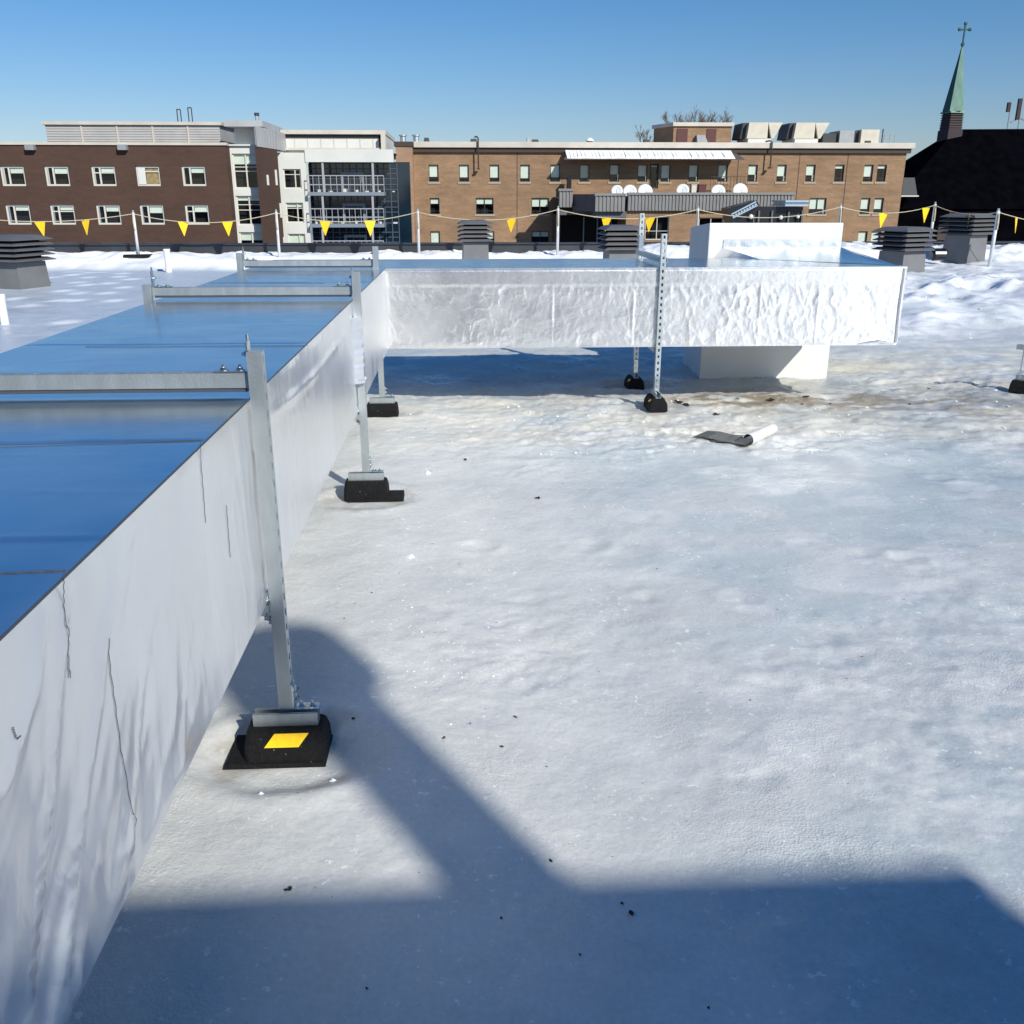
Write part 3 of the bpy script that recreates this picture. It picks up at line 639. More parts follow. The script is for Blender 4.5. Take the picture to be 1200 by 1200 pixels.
m = strut(MB(), Ty((1.575, YF + .01, ZT + .075)), YB - YF + .02); m.build('crossbar', M['galv'], t)
m = strut(MB(), Ty((1.545, YF + .01, ZB - .005)), YB - YF + .02); m.build('under_bar', M['galv'], t)
b = MB(); b.box((1.58, YB + .012, ZT + .078), (1.62, YB + .018, ZT + .20)); b.box((1.56, YB - .07, ZT + .077), (1.60, YB + .012, ZT + .082)); b.build('angle_bracket', M['galv_bright'], t)

# low trapeze stand at the right edge of the frame
t = thing('trapeze_stand', 'low trapeze stand of threaded rods at the right edge', 'pipe support', (4.98, 7.85, 0))
TT = Matrix.Translation((4.93, 7.78, 0)) @ Matrix.Rotation(radians(-52), 4, 'Z')
rubber_foot(t, 4.95, 7.80, .0, radians(-52), 0, 'none_')
for s_, nm in ((-.07, 0), (.07, 0)):
    m = MB(); m.tube([TT @ Vector((s_, 0, .12)), TT @ Vector((s_, 0, .40))], .006, 8); m.build('threaded_rod', M['galv_bright'], t)
m = strut(MB(), TT @ Matrix.Translation((-.13, 0, .415)) @ Matrix(((0, 0, 1, 0), (1, 0, 0, 0), (0, -1, 0, 0), (0, 0, 0, 1))), .34); m.build('crossbar', M['galv'], t)
m = Bolts(); [bolt(m, TT @ Vector((s_, 0, .155)), (0, 0, 1)) for s_ in (-.07, .07)]; m.build('nut', M['bolt'], t)

# ------------------------------------------------------------------ small things on the roof
# membrane offcut
c0 = atz(865, 518, .02)
ms = thing('membrane_offcut', 'curled offcut of grey and white roofing membrane lying on the ice', 'offcut', c0)
p0, p1 = atz(876, 523, .01), atz(906, 509, .01); A = (p1 - p0); LA = A.length * .95; A.normalize(); Bv = Vector((-A.y, A.x, 0))
R_ = Matrix(((Bv.x, A.x, 0, p0.x), (Bv.y, A.y, 0, p0.y), (0, 0, 1, .014), (0, 0, 0, 1)))
def sheet(prof, w0, w1, parent, th=.003):
    for s_, nm_, mm in ((th / 2, 'grey_face', M['memgrey']), (-th / 2, 'white_face', M['memwhite'])):
        q_ = MB(); q_.keep = True
        for k in range(len(prof) - 1):
            (a, za_), (b, zb__) = prof[k], prof[k + 1]
            for i_, (pa_, pb_) in enumerate(((prof[k], prof[k + 1]),)):
                d = Vector((b - a, 0, zb__ - za_)).normalized(); nn_ = Vector((d.z, 0, -d.x))
                q_.add([R_ @ (Vector((a, w0(k), za_)) + nn_ * s_), R_ @ (Vector((b, w0(k + 1), zb__)) + nn_ * s_), R_ @ (Vector((b, w1(k + 1), zb__)) + nn_ * s_), R_ @ (Vector((a, w1(k), za_)) + nn_ * s_)], [(0, 1, 2, 3)])
        q_.build(nm_, mm, parent)
rc = .038
prof = [(.40, .004), (.30, .014), (.18, .004), (.06, .0), (0, .0)] + [(-rc * sin(a_), rc - rc * cos(a_)) for a_ in [radians(18 * k) for k in range(1, 16)]]
prof = [(a_ , z_ + .004) for a_, z_ in prof]
sheet(prof, lambda k: (-.03 if k < 3 else 0), lambda k: (LA * .45 if k < 4 else LA), ms)
R2 = R_.copy(); q_ = MB(); c1 = [atz(832, 517, .02), atz(858, 518, .02), atz(872, 510, .03), atz(846, 509, .02)]
q_.loft([[p_ - Vector((0, 0, .003)) for p_ in c1], c1]); q_.build('grey_flap', M['memgrey'], ms)

# vents
def make_vent(label, loc, w, hb, hl, rz, tiers=5, flare=1.0):
    t = thing('roof_vent', label, 'roof vent', loc, 'grey louvred roof vents')
    T = Tz(loc, rz); b = w * .36
    def sq(h, z): return [T @ Vector((sx * h, sy * h, z)) for sx, sy in ((-1, -1), (1, -1), (1, 1), (-1, 1))]
    m = MB().loft([sq(b * 1.06, -.3), sq(b * 1.06, 0.0), sq(b, hb)]); m.build('curb', M['vent_body'], t)
    m = MB().loft([sq(b * .9, hb - .01), sq(b * .9, hb + hl * .95)]); m.build('core', M['interior'], t)
    p = hl / (tiers)
    for k in range(tiers):
        z = hb + .02 + k * p; h0, h1 = w * .5, w * .40
        if k == tiers - 1: rings_ = [sq(h0, z), sq(h0, z + .015), sq(w * .36, z + p * .8), sq(w * .30, z + p * .92), sq(w * .1, z + p * 1.0)]
        else: rings_ = [sq(h0, z), sq(h0, z + .015), sq(h1, z + p * .62), sq(h1 * .9, z + p * .60)]
        m = MB().loft(rings_); m.build('louvre', M['vent'], t)
    return t
def vent_at(label, pxc, pyb, zg, wpx, pytop, pymid, rz, Y=None):
    p = atz(pxc, pyb, zg) if Y is None else aty(pxc, pyb, Y)
    if Y is not None: p.z = zg
    w_ = wpx / ppm(p.y) / (abs(cos(rz)) + abs(sin(rz))); zt_ = zof(pytop, p.y, pxc); zm = zof(pymid, p.y, pxc)
    p2 = p + Vector((0, w_ * .36, 0)); p2.x = aty(pxc, pymid, p.y).x
    return make_vent(label, p2, w_, zm - zg, zt_ - zm, rz)
vent_at('grey louvred vent at the left edge of the roof', 8, 338, .06, 80, 277, 308, radians(-20))
vent_at('narrow grey louvred vent behind the duct near the tan brick building', 557, 305, .10, 43, 259, 284, radians(3), Y=21)
vent_at('grey louvred vent directly behind the tall slotted post', 730, 305, .10, 52, 265, 294, radians(4), Y=20)
vent_at('grey louvred vent just beyond the right end of the duct', 1066, 318, .12, 69, 267, 295, radians(24))
vent_at('rearmost right grey vent beside a white pole', 1141, 307, .16, 64, 251, 276, radians(28))
p = atz(1097, 306, .2); o = thing('black_drum', 'small black drum lying between the two right vents', 'drum', p)
MB().tube([p + Vector((-.14, 0, .14)), p + Vector((-.10, 0, .15)), p + Vector((.16, 0, .15)), p + Vector((.2, 0, .14))], [.10, .14, .14, .10], 14).build('drum_body', M['black'], o)
for px, pb, pt_, wpx, lb in ((6, 380, 345, 9.5, 'white vent pipe stub at the left edge of the roof'), (198, 318, 292, 7, 'short white vent pipe stub beside the flag pole')):
    b_ = atz(px, pb, .05); r_ = wpx / ppm(b_.y) / 2; tz = zof(pt_, b_.y, px)
    o = thing('vent_pipe', lb, 'pipe', b_)
    MB().tube([b_ - Vector((0, 0, .1)), Vector((b_.x, b_.y, tz))], r_, 14).build('pipe', M['pvc'], o)
    MB().tube([Vector((b_.x, b_.y, tz - .05)), Vector((b_.x, b_.y, tz + .005))], r_ * 1.12, 14).build('collar', M['pvc'], o)

# flag line
PY = 23.2
poles = []
ordn = ['leftmost', 'second from the left', 'third from the left', 'fourth from the left', 'fifth from the left, rising behind the curb box', 'sixth from the left, right of the curb box', 'seventh from the left, between the right vents', 'rightmost']
for k, (pxt, pyt, yy) in enumerate(((156, 249, PY), (323.5, 248, PY), (489.5, 247, PY), (654, 244, PY), (818, 244, PY), (985.5, 241, PY), (1096, 239, PY), (1170, 247, 21.0))):
    top = aty(pxt, pyt, yy); zg = hs(top.x, yy)
    t = thing('flag_pole', 'thin white flag line pole, ' + ordn[k], 'pole', (top.x, yy, zg), 'poles of the warning flag line')
    r_ = .034 if k < 7 else .042
    MB().tube([(top.x, yy, zg - .1), (top.x, yy, top.z)], [r_, r_ * .9], 10).build('pole', M['pole'], t, smooth=True)
    MB().tube([(top.x, yy, top.z), (top.x, yy, top.z + .05)], r_ * .6, 8).build('cap', M['galv'], t)
    if k == 0: MB().box((top.x - .3, yy - .2, zg - .04), (top.x + .3, yy + .2, zg + .015)).build('base_plate', M['rubber'], t, bevel=.01)
    MB().tube([(top.x, yy - r_, top.z - .06), (top.x, yy - r_ - .03, top.z - .22), (top.x + .01, yy - r_ - .01, top.z - .4)], .016, 6).build('rope_tail', M['rope'], t)
    poles.append(Vector((top.x, yy, top.z - .03)))
pts_all = [aty(-150, 232, PY)] + poles + [aty(1320, 268, 20.5)]
rp = MB(); spans = []
for i in range(len(pts_all) - 1):
    a, b = pts_all[i], pts_all[i + 1]; sag = .06 + .045 * (b - a).length if i < 7 else .12; P_ = []
    for k in range(17): s_ = k / 16; p = a.lerp(b, s_); p.z -= sag * 4 * s_ * (1 - s_); P_.append(p)
    rp.tube(P_, .0095, 5, caps=False); spans.append(P_)
tag(rp.build('rope', M['rope']), 'thin rope of the warning line strung from pole to pole', 'rope')
def rope_at(px):
    best = None
    for P_ in spans:
        for a, b in zip(P_, P_[1:]):
            r = ray(px, 245); sl_ = r.x / r.y; fa, fb = a.x - sl_ * a.y, b.x - sl_ * b.y
            if fa <= 0 <= fb: s_ = -fa / (fb - fa); return a.lerp(b, s_)
fl_px = [(44, 0), (98, 0), (213, 0), (265, 0), (380, 0), (433, 0), (548, 0), (599, 0), (711, 0), (762, 0), (1036, 0), (1085, 25), (1115, 62), (1137, 62), (1193, 50)]
flbl = ['leftmost on the rope', 'second from the left', 'third from the left, right of the leftmost pole', 'fourth from the left, by the stair glazing', 'fifth from the left, before the balconies', 'sixth from the left, before the balconies', 'seventh from the left, touching a vent top', 'eighth from the left, on tan brick', 'ninth from the left, above a vent', 'tenth from the left, beside the slotted post', 'eleventh from the left, below the brick corner windows', 'twelfth from the left, just before a pole', 'turned edge on, thirteenth from the left', 'turned edge on, in front of the rear vent', 'rightmost, at the picture edge']
first = None
for k, (px, rz) in enumerate(fl_px):
    p = rope_at(px)
    if first is None:
        m = MB(); m.loft([[Vector((-.125, -.004, .0)), Vector((.125, -.004, 0)), Vector((.125, .004, 0)), Vector((-.125, .004, 0))], [Vector((-.004, .02, -.33)), Vector((.004, .02, -.33)), Vector((.004, .026, -.33)), Vector((-.004, .026, -.33))]])
        first = m.build('pennant_flag', M['flag']); o = first
    else: o = first.copy(); COL.objects.link(o)
    o.location = p; o.rotation_euler = (radians(random.uniform(-8, 8)), radians(random.uniform(-4, 4)), radians(rz + random.uniform(-28, 28) * (rz == 0))); s_ = random.uniform(.94, 1.08); o.scale = (s_, 1, s_)
    tag(o, 'yellow triangular pennant, ' + flbl[k], 'flag', 'yellow pennants on the warning line')

# litter and crumbs
lt = MB(); rr = random.Random(3)
spots = [(741, 1073, 9), (728, 1060, 4), (338, 1044, 9), (645, 1010, 5), (587, 1075, 4), (231, 1056, 5), (372, 670, 6), (385, 676, 4), (415, 845, 5), (520, 866, 4), (604, 841, 4), (588, 876, 4), (552, 850, 3), (630, 587, 5), (770, 668, 3), (545, 540, 5), (796, 473, 9), (806, 476, 8), (840, 488, 7), (905, 470, 9), (945, 468, 8), (430, 1160, 4), (680, 1120, 4), (830, 1180, 4), (640, 900, 3), (880, 820, 3), (1010, 770, 3)]
spots += [(rr.uniform(200, 1190), rr.uniform(480, 1190), rr.uniform(1, 2.4)) for _ in range(110)] + [(rr.gauss(385, 22), rr.gauss(660, 50), rr.uniform(1, 3)) for _ in range(14)] + [(rr.uniform(780, 1180), rr.uniform(445, 485), rr.uniform(1.5, 3.5)) for _ in range(22)]
for px, py, s_ in spots:
    p = atz(px, py); 
    if p.x < XR + .03: continue
    p.z = hs(p.x, p.y) + .002; q_ = s_ / ppm(p.y) * .8
    for _ in range(3 if s_ > 3 else 1):
        a = rr.uniform(0, 6.28); n_ = 6; c = p + Vector((rr.uniform(-.5, .5) * q_, rr.uniform(-.5, .5) * q_, 0))
        lt.add([c + Vector((cos(a + 6.283 * i / n_) * q_ * rr.uniform(.25, .7), sin(a + 6.283 * i / n_) * q_ * rr.uniform(.3, 1.0), rr.uniform(0, .4) * q_)) for i in range(n_)], [tuple(range(n_))])
tag(lt.build('litter', M['debris']), 'scattered dark leaf bits and grit on the ice', None, None, 'stuff')
ic = MB()
def crumb(p, q_):
    c = [p + Vector((rr.uniform(-1, 1), rr.uniform(-1, 1), rr.uniform(-.3, .9))).normalized() * q_ * rr.uniform(.5, 1) for _ in range(6)]
    ic.add([p + Vector((q_, 0, 0)), p + Vector((0, q_ * rr.uniform(.5, 1), 0)), p + Vector((-q_ * rr.uniform(.5, 1), 0, 0)), p + Vector((0, -q_, 0)), p + Vector((rr.uniform(-.3, .3) * q_, 0, q_ * .7)), p - Vector((0, 0, q_ * .4))], [(0, 1, 4), (1, 2, 4), (2, 3, 4), (3, 0, 4), (1, 0, 5), (2, 1, 5), (3, 2, 5), (0, 3, 5)])
for _ in range(900):
    r_ = rr.random()
    if r_ < .40: px, py, a, b = rr.uniform(100, 1190), rr.uniform(1030, 1198), .5, 1.6
    elif r_ < .55: px, py, a, b = rr.gauss(500, 40), rr.gauss(770, 35), 1, 3.2
    elif r_ < .75: px, py, a, b = rr.uniform(460, 1190), rr.uniform(445, 540), 1, 4
    elif r_ < .85: px, py, a, b = rr.uniform(1050, 1195), rr.uniform(335, 400), 1, 3.5
    else: px, py, a, b = rr.uniform(200, 1190), rr.uniform(520, 1000), .6, 2.0
    p = atz(px, py)
    if p.x < XR + .03: continue
    q_ = rr.uniform(a, b) * rr.random() / ppm(max(p.y, 1.9)); p.z = hs(p.x, p.y); crumb(p, q_)
for px, py, s_ in ((390, 909, 9), (305, 928, 8), (685, 1124, 6), (460, 1134, 6), (480, 652, 10), (500, 556, 9)):
    p = atz(px, py); p.z = hs(p.x, p.y); crumb(p, s_ / ppm(p.y) * .7)
tag(ic.build('ice_crumbs', M['ice'], bevel=0), 'loose crumbs of ice strewn over the snow', None, None, 'stuff')

# ------------------------------------------------------------------ buildings
ZG = -11.0
def facade(mb, X0, X1, Z0, Z1, Y, holes, depth=.28):
    xs_ = sorted({X0, X1} | {h[0] for h in holes} | {h[1] for h in holes}); zs_ = sorted({Z0, Z1} | {h[2] for h in holes} | {h[3] for h in holes})
    xs_ = [x for x in xs_ if X0 <= x <= X1]; zs_ = [z for z in zs_ if Z0 <= z <= Z1]
    for i in range(len(xs_) - 1):
        for j in range(len(zs_) - 1):
            cx, cz = (xs_[i] + xs_[i + 1]) / 2, (zs_[j] + zs_[j + 1]) / 2
            if any(h[0] < cx < h[1] and h[2] < cz < h[3] for h in holes): continue
            mb.poly([(xs_[i], Y, zs_[j]), (xs_[i + 1], Y, zs_[j]), (xs_[i + 1], Y, zs_[j + 1]), (xs_[i], Y, zs_[j + 1])])
    for a, b, c, d in holes:
        e_ = Y + depth
        mb.poly([(a, Y, c), (a, e_, c), (a, e_, d), (a, Y, d)]); mb.poly([(b, Y, d), (b, e_, d), (b, e_, c), (b, Y, c)])
        mb.poly([(a, Y, d), (a, e_, d), (b, e_, d), (b, Y, d)]); mb.poly([(a, Y, c), (b, Y, c), (b, e_, c), (a, e_, c)])
    mb.keep = True
def pxrect(cx, cy, wpx, hpx, Y):
    p = aty(cx, cy, Y); zt_, zb = zof(cy - hpx / 2, Y, cx), zof(cy + hpx / 2, Y, cx); ww = wpx / (F / (Y * cos(PITCH) + (H - p.z) * sin(PITCH)))
    return (p.x - ww / 2, p.x + ww / 2, zb, zt_)
def window(par, r, Y, fm, mull=(), blind=0., rec=.12, fw=.07, transom=(), sill=True, tan=False, blindmat=None, br=None):
    """r=(x0,x1,z0,z1)"""
    a, b, c, d = r; y = Y + rec; m = MB()
    m.box((a, y, c), (a + fw, y + .08, d)); m.box((b - fw, y, c), (b, y + .08, d)); m.box((a + fw, y, c), (b - fw, y + .08, c + fw)); m.box((a + fw, y, d - fw), (b - fw, y + .08, d))
    for q_ in mull: x = a + (b - a) * q_; m.box((x - fw * .45, y + .003, c + fw), (x + fw * .45, y + .083, d - fw))
    for q_ in transom: z = c + (d - c) * q_; m.box((a + fw, y + .006, z - fw * .3), (b - fw, y + .078, z + fw * .3))
    o = m.build('window', fm, par)
    g = MB(); g.poly([(a + .01, y + .05, c + .01), (b - .01, y + .05, c + .01), (b - .01, y + .05, d - .01), (a + .01, y + .05, d - .01)]); g.build('glass', M['glass'], o)
    k = MB(); k.box((a, y + .6, c), (b, y + .65, d)); k.build('room_behind', M['interior'], o)
    if blind > 0:
        x0_, x1_ = (a, b) if br is None else (a + (b - a) * br[0], a + (b - a) * br[1])
        g = MB(); g.box((x0_ + .03, y + .11, d - (d - c) * blind), (x1_ - .03, y + .13, d - .02)); g.build('blind', blindmat or M['blind'], o)
    if sill:
        g = MB(); g.box((a - .12, Y - .06, c - .16), (b + .12, Y + .10, c - .003)); g.build('sill', M['sill'], o)
    return o
# ---- brown building (left)
YA = 70.
xA1 = aty(267, 200, YA).x; zA = zof(170, YA, 130)
ba = thing('brown_brick_building', 'long brown brick building with white framed square windows at left', 'building', (aty(130, 285, YA).x, YA, ZG))
rectsA = []
for j, (cxs, cy) in enumerate((([-38, 15, 67, 121.7, 173.7, 227.3], 206.2), ([-33, 21.5, 73.7, 127.5, 178.5, 231.2], 251.5), ([-28, 26, 78, 132, 182.5, 235], 296))):
    for i, cx in enumerate(cxs): rectsA.append((pxrect(cx, cy, 27, 23.5, YA), i, j))
xA0 = -62.
m = MB(); facade(m, xA0, xA1, ZG, zA, YA, [r[0] for r in rectsA]); m.poly([(xA0, YA, zA), (xA1, YA, zA), (xA1, YA + 22, zA), (xA0, YA + 22, zA)]); m.poly([(xA1, YA, ZG), (xA1, YA + 22, ZG), (xA1, YA + 22, zA), (xA1, YA, zA)]); m.build('wall', M['brown'], ba)
B((xA0, YA - .12, zA + .003), (xA1 + .1, YA + .5, zA + .18), 'coping', M['coping'], ba)
for r, i, j in rectsA:
    if (i, j) == (4, 0): window(ba, r, YA, M['winframe'], (.33,), .95, fw=.12, transom=(.72,), sill=False, blindmat=M['curtain'], br=(.36, 1))
    else: window(ba, r, YA, M['winframe'], (.33,), (.42, .36, .38, .3, .28, .34)[(i + j * 2) % 6], fw=.12, transom=((.66,) if (i + j) % 3 == 0 else ()), sill=False, br=(.36, 1))
r = rectsA[4][0]; m = MB(); m.box((r[0] + .1, YA + .08, r[2] + .1), (r[0] + .62, YA + .115, r[3] - .1)); m.build('white_casement', M['white_panel'], ba)
for px in (37, 145):
    p = aty(px, 171.5, YA); m = MB(); m.box((p.x - .3, YA - .45, p.z - .25), (p.x + .3, YA - .002, p.z + .1)); m.build('flood_light', M['hvac_grey'], ba)
# penthouse screen
sc = MB(); a = aty(56, 168, YA + 4); b = aty(259, 168, YA + 4); zt = zof(146.5, YA + 4, 150)
sc.box((a.x, YA + 4, zA - .02), (b.x, YA + 12, zt)); sc.build('roof_screen', M['grey_screen'], ba)
m = MB(); m.box((a.x - .2, YA + 3.8, zt + .003), (b.x + .2, YA + 12.2, zt + .22))
for k in range(1, 5): x = a.x + (b.x - a.x) * k / 5 * 1.02; m.box((x - .06, YA + 3.93, zA), (x + .06, YA + 3.998, zt))
for k in range(9): z = zA + (zt - zA) * (k + .5) / 9; m.box((a.x, YA + 3.96, z), (b.x, YA + 3.995, z + .03))
m.build('screen_trim', M['coping'], ba)
for px, lb in ((211, 'left one of two thin pipe masts on the brown building'), (224, 'right one of two thin pipe masts on the brown building')):
    p = aty(px, 147, YA + 6); zt_ = zof(126 if px < 220 else 124, YA + 6, px); o = thing('pipe_mast', lb, 'mast', (p.x, YA + 6, zt))
    for d in (-.12, .14): MB().tube([(p.x + d, YA + 6, zt + .15), (p.x + d, YA + 6, zt_ - abs(d))], .045, 6).build('pipe', M['hvac_dark'], o)
    MB().tube([(p.x - .12, YA + 6, zt_ - .13), (p.x + .14, YA + 6, zt_ - .13)], .04, 6).build('tie', M['hvac_dark'], o)
# ---- stair tower + pier
bs = thing('glazed_stair_tower', 'stair tower with cream framed glazing and a narrow brown brick pier', 'building', (aty(290, 285, YA).x, YA, ZG))
x0, x1 = xA1 + .02, aty(304, 200, YA + 1.0).x; YS = YA + 1.0; zS = zof(178, YS, 285); zSt = zof(171, YS, 285)
def zp(cy, Y=YS, px=285): return zof(cy, Y, px)
holesS = []
W_ = x1 - x0; xm = x0 + W_ * .5
for (t0, b0) in ((180, 221), (229.5, 264), (272, 320)):
    holesS.append((x0 + .12, x1 - .02, zp(b0), zp(t0)))
m = MB(); facade(m, x0, x1, ZG, zSt, YS, holesS, .2); m.build('wall', M['white_panel'], bs)
for k, h in enumerate(holesS):
    window(bs, h, YS, M['winframe'], (.5,), (.30, .16, .2)[k], fw=.10, transom=((.52, .70) if k else (.5, .62)), sill=False, blindmat=M['curtain'] if False else M['blind'])
m = MB(); m.box((x0 - .5, YS - .2, zSt), (x1, YS + 8, zSt + .1)); zq = zof(149, YS + 1, 285)
m.box((x0, YS + 2, zSt + .1), (x1 + .2, YS + 8, zq)); m.build('upper_wall', M['white_panel'], bs)
m = MB(); m.box((x0 - .3, YS + .4, zq + .003), (x1 + .4, YS + 8.3, zq + .4)); m.build('roof_edge', M['grey_screen'], bs)
# pier turned away
pa, pb = aty(303.5, 230, YA - .4), aty(329, 230, YA + 4.0)
zp0, zp1 = zof(171.5, YA - .4, 303), zof(171.5, YA - .4, 303)
m = MB(); m.loft([[Vector((pa.x, pa.y, ZG)), Vector((pb.x, pb.y, ZG)), Vector((pb.x - 1.2, pb.y + 1, ZG)), Vector((pa.x, pb.y + 1, ZG))], [Vector((pa.x, pa.y, zp0)), Vector((pb.x, pb.y, zp0)), Vector((pb.x - 1.2, pb.y + 1, zp0)), Vector((pa.x, pb.y + 1, zp0))]]); m.build('brick_pier', M['brown'], bs)
zq2 = zof(148, YA, 305)
m = MB(); m.loft([[Vector((pa.x + .1, pa.y + .2, zp0 + .003)), Vector((pb.x, pb.y, zp0 + .003)), Vector((pb.x, pb.y + 4, zp0 + .003)), Vector((pa.x + .1, pb.y + 4, zp0 + .003))], [Vector((pa.x + .1, pa.y + .2, zq2)), Vector((pb.x, pb.y, zq2)), Vector((pb.x, pb.y + 4, zq2)), Vector((pa.x + .1, pb.y + 4, zq2))]]); m.build('parapet_screen', M['grey_screen'], bs)
dv = (pb - pa); dv.z = 0
m = MB()
for k in range(8):
    p = pa + dv * (k + .5) / 8; m.box((p.x - .04, p.y - .02, zp0 + .1), (p.x + .04, p.y + .25, zq2 - .05))
m.build('screen_fins', M['hvac_grey'], bs)
m = MB()
for s_, za_, zb__ in ((.42, 205, 217), (.82, 199, 217), (.92, 238, 255), (.97, 278, 290)):
    p = pa + dv * s_; Yp = p.y; m.box((p.x - .12, p.y - .06, zof(zb__, Yp, 320)), (p.x + .12, p.y + .1, zof(za_, Yp, 320)))
m.build('slot_window', M['white_panel'], bs)
p = aty(302, 148, YA + 3); o = thing('steel_flue', 'thin steel flue above the stair tower', 'flue', (p.x, YA + 3, p.z))
MB().tube([(p.x, YA + 3, p.z - .6), (p.x, YA + 3, p.z + .7)], .13, 10).build('pipe', M['galv'], o); MB().tube([(p.x, YA + 3, p.z + .7), (p.x, YA + 3, p.z + .9)], .18, 10).build('cap', M['hvac_dark'], o)
# ---- glass fronted wing with balconies
YG = 76.
bgl = thing('balcony_wing', 'white clad wing with dark glass front and steel balconies', 'building', (aty(400, 285, YG).x, YG, ZG))
X = lambda px, py, Y=YG: aty(px, py, Y).x
xw0, xw1 = X(328, 220), X(355.5, 220); hol = []
for (t0, b0) in ((198, 221), (237.5, 261), (274, 320)): hol.append((xw0 + (xw1 - xw0) * .18, xw1 - .12, zof(b0, YG, 340), zof(t0, YG, 340)))
ztw = zof(179, YG, 340)
m = MB(); facade(m, xw0, xw1 + .3, ZG, ztw, YG, hol, .2); m.build('white_bay', M['white_panel'], bgl)
for k, h in enumerate(hol): window(bgl, h, YG, M['winframe'], (.66,), (.0, .22, .3)[k], fw=.09, transom=((.72,)), sill=False)
m = MB(); m.box((xw0, YG + .2, ztw), (X(463, 180), YG + 14, ztw + .02)); m.box((xw1 + .3, YG - .1, zof(190, YG, 400)), (X(461, 185), YG + .6, ztw + .25)); m.build('fascia', M['white_panel'], bgl)
zu = zof(155.5, YG, 390)
m = MB(); m.box((X(325, 160), YG + 2, ztw + .03), (X(449, 160), YG + 12, zu)); m.build('upper_screen', M['white_panel'], bgl)
m = MB(); xa, xb = X(324, 160), X(450, 160)
m.box((xa, YG + 1.75, zu + .003), (xb, YG + 12.2, zu + .3)); m.box((xb - .35, YG + 1.2, ztw + .3), (xb, YG + 1.6, zu)); m.box((xa, YG + 1.5, ztw + .26), (xb, YG + 1.8, ztw + .42))
for k in range(7): x = xa + (xb - xa) * (k + 1) / 8; m.box((x - .035, YG + 1.97, ztw + .4), (x + .035, YG + 1.998, zu))
m.build('screen_frame', M['coping'], bgl)
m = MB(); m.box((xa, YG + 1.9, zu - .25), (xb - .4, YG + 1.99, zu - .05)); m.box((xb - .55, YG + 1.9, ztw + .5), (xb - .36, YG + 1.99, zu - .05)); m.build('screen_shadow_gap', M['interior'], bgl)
gx0, gx1 = xw1 + .3, X(466, 220, YG + 1.5)
m = MB(); m.box((gx0, YG + 1.5, ZG), (gx1 + 1, YG + 14, zof(189, YG, 400))); m.build('curtain_wall', M['glass_blue'], bgl)
m = MB(); nv = 13
for k in range(nv + 1): x = gx0 + (gx1 - gx0) * k / nv; m.box((x - .035, YG + 1.40, ZG), (x + .035, YG + 1.497, zof(191, YG, 400)))
for py in (197, 203, 209, 216, 222, 236, 243, 249, 256, 262, 273, 279, 285): z = zof(py, YG, 400); m.box((gx0, YG + 1.43, z - .03), (gx1, YG + 1.495, z + .03))
m.build('mullion_grid', M['mull'], bgl)
for k, (pys, ptop, d0, d1) in enumerate(((227, 206, 201.5, 222), (264, 244.5, 238.5, 259), (302, 282, 276, 296))):
    z = zof(pys, YG, 400); bx1 = X(451, pys)
    m = MB(); m.box((gx0 + .1, YG - .6, z - .14), (bx1, YG + 1.39, z + .12)); sl_ = m.build('balcony', M['balcony'], bgl)
    m = MB(); zr = zof(ptop, YG, 400); zm = (z + zr) / 2
    for zz in (zr, zm): m.box((gx0 + .1, YG - .55, zz - .035), (bx1, YG - .5, zz + .035))
    for i in range(14): x = gx0 + .1 + (bx1 - gx0 - .1) * i / 13; m.box((x - .02, YG - .54, z + .12), (x + .02, YG - .51, zr))
    for px in (380, 438): x = X(px, ptop); m.box((x - .08, YG - .60, z + .12), (x + .08, YG - .561, zr + .9))
    m.build('railing', M['rail'], sl_)
    dr = MB(); x = X(411, 215); zt_ = zof(d0, YG, 400); zb = z + .15
    dr.box((x - .9, YG + 1.3, zb), (x - .7, YG + 1.399, zt_)); dr.box((x + .7, YG + 1.3, zb), (x + .9, YG + 1.399, zt_)); dr.box((x - .7, YG + 1.3, zt_ - .2), (x + .7, YG + 1.399, zt_)); dr.build('door_frame', M['balcony'], sl_)
    fu = MB()
    for q_ in range(7): x = gx0 + .6 + q_ * 1.0 + random.uniform(-.2, .2); fu.box((x, YG - .2, z + .123), (x + random.uniform(.15, .35), YG + .2, z + .2 + random.uniform(0, .2)))
    fu.build('clutter', M['winframe'], sl_)
# ---- tan brick building
YB_ = 80.; zt = zof(169.5, YB_, 770); bx0, bx1 = aty(485, 230, YB_).x, aty(1056, 230, YB_).x
bb_ = thing('tan_brick_building', 'three storey tan brick apartment block with flat roof and small windows', 'building', ((bx0 + bx1) / 2, YB_, ZG))
winB = []
r1 = [508.2, 543.8, 579.3, 615, 650.5, 685, 720, 752.9, 780, 812.7, 847, 882, 915.8, 949.7, 983.5, 1017.5, 1033]
for cx in r1: winB.append((pxrect(cx, 203, 11.3, 20, YB_), 1, cx))
for cx, wd in ((509.5, 11), (568, 20.5), (633, 20.5), (958, 20.5), (1013.7, 11.3), (1029.5, 11.3)): winB.append((pxrect(cx, 241.5, wd, 19, YB_), 2, cx))
for cx, wd in ((510, 11), (569, 20.5), (633, 20.5), (958, 20.5), (1010.5, 11.3), (1026, 11.3)): winB.append((pxrect(cx, 280.5, wd, 19, YB_), 3, cx))
dr_ = pxrect(766.5, 206.5, 10.5, 29, YB_); 
m = MB(); facade(m, bx0, bx1, ZG, zt - .45, YB_, [w_[0] for w_ in winB] + [dr_]); m.poly([(bx1, YB_, ZG), (bx1, YB_ + 16, ZG), (bx1, YB_ + 16, zt - .45), (bx1, YB_, zt - .45)]); m.build('wall', M['brick'], bb_)
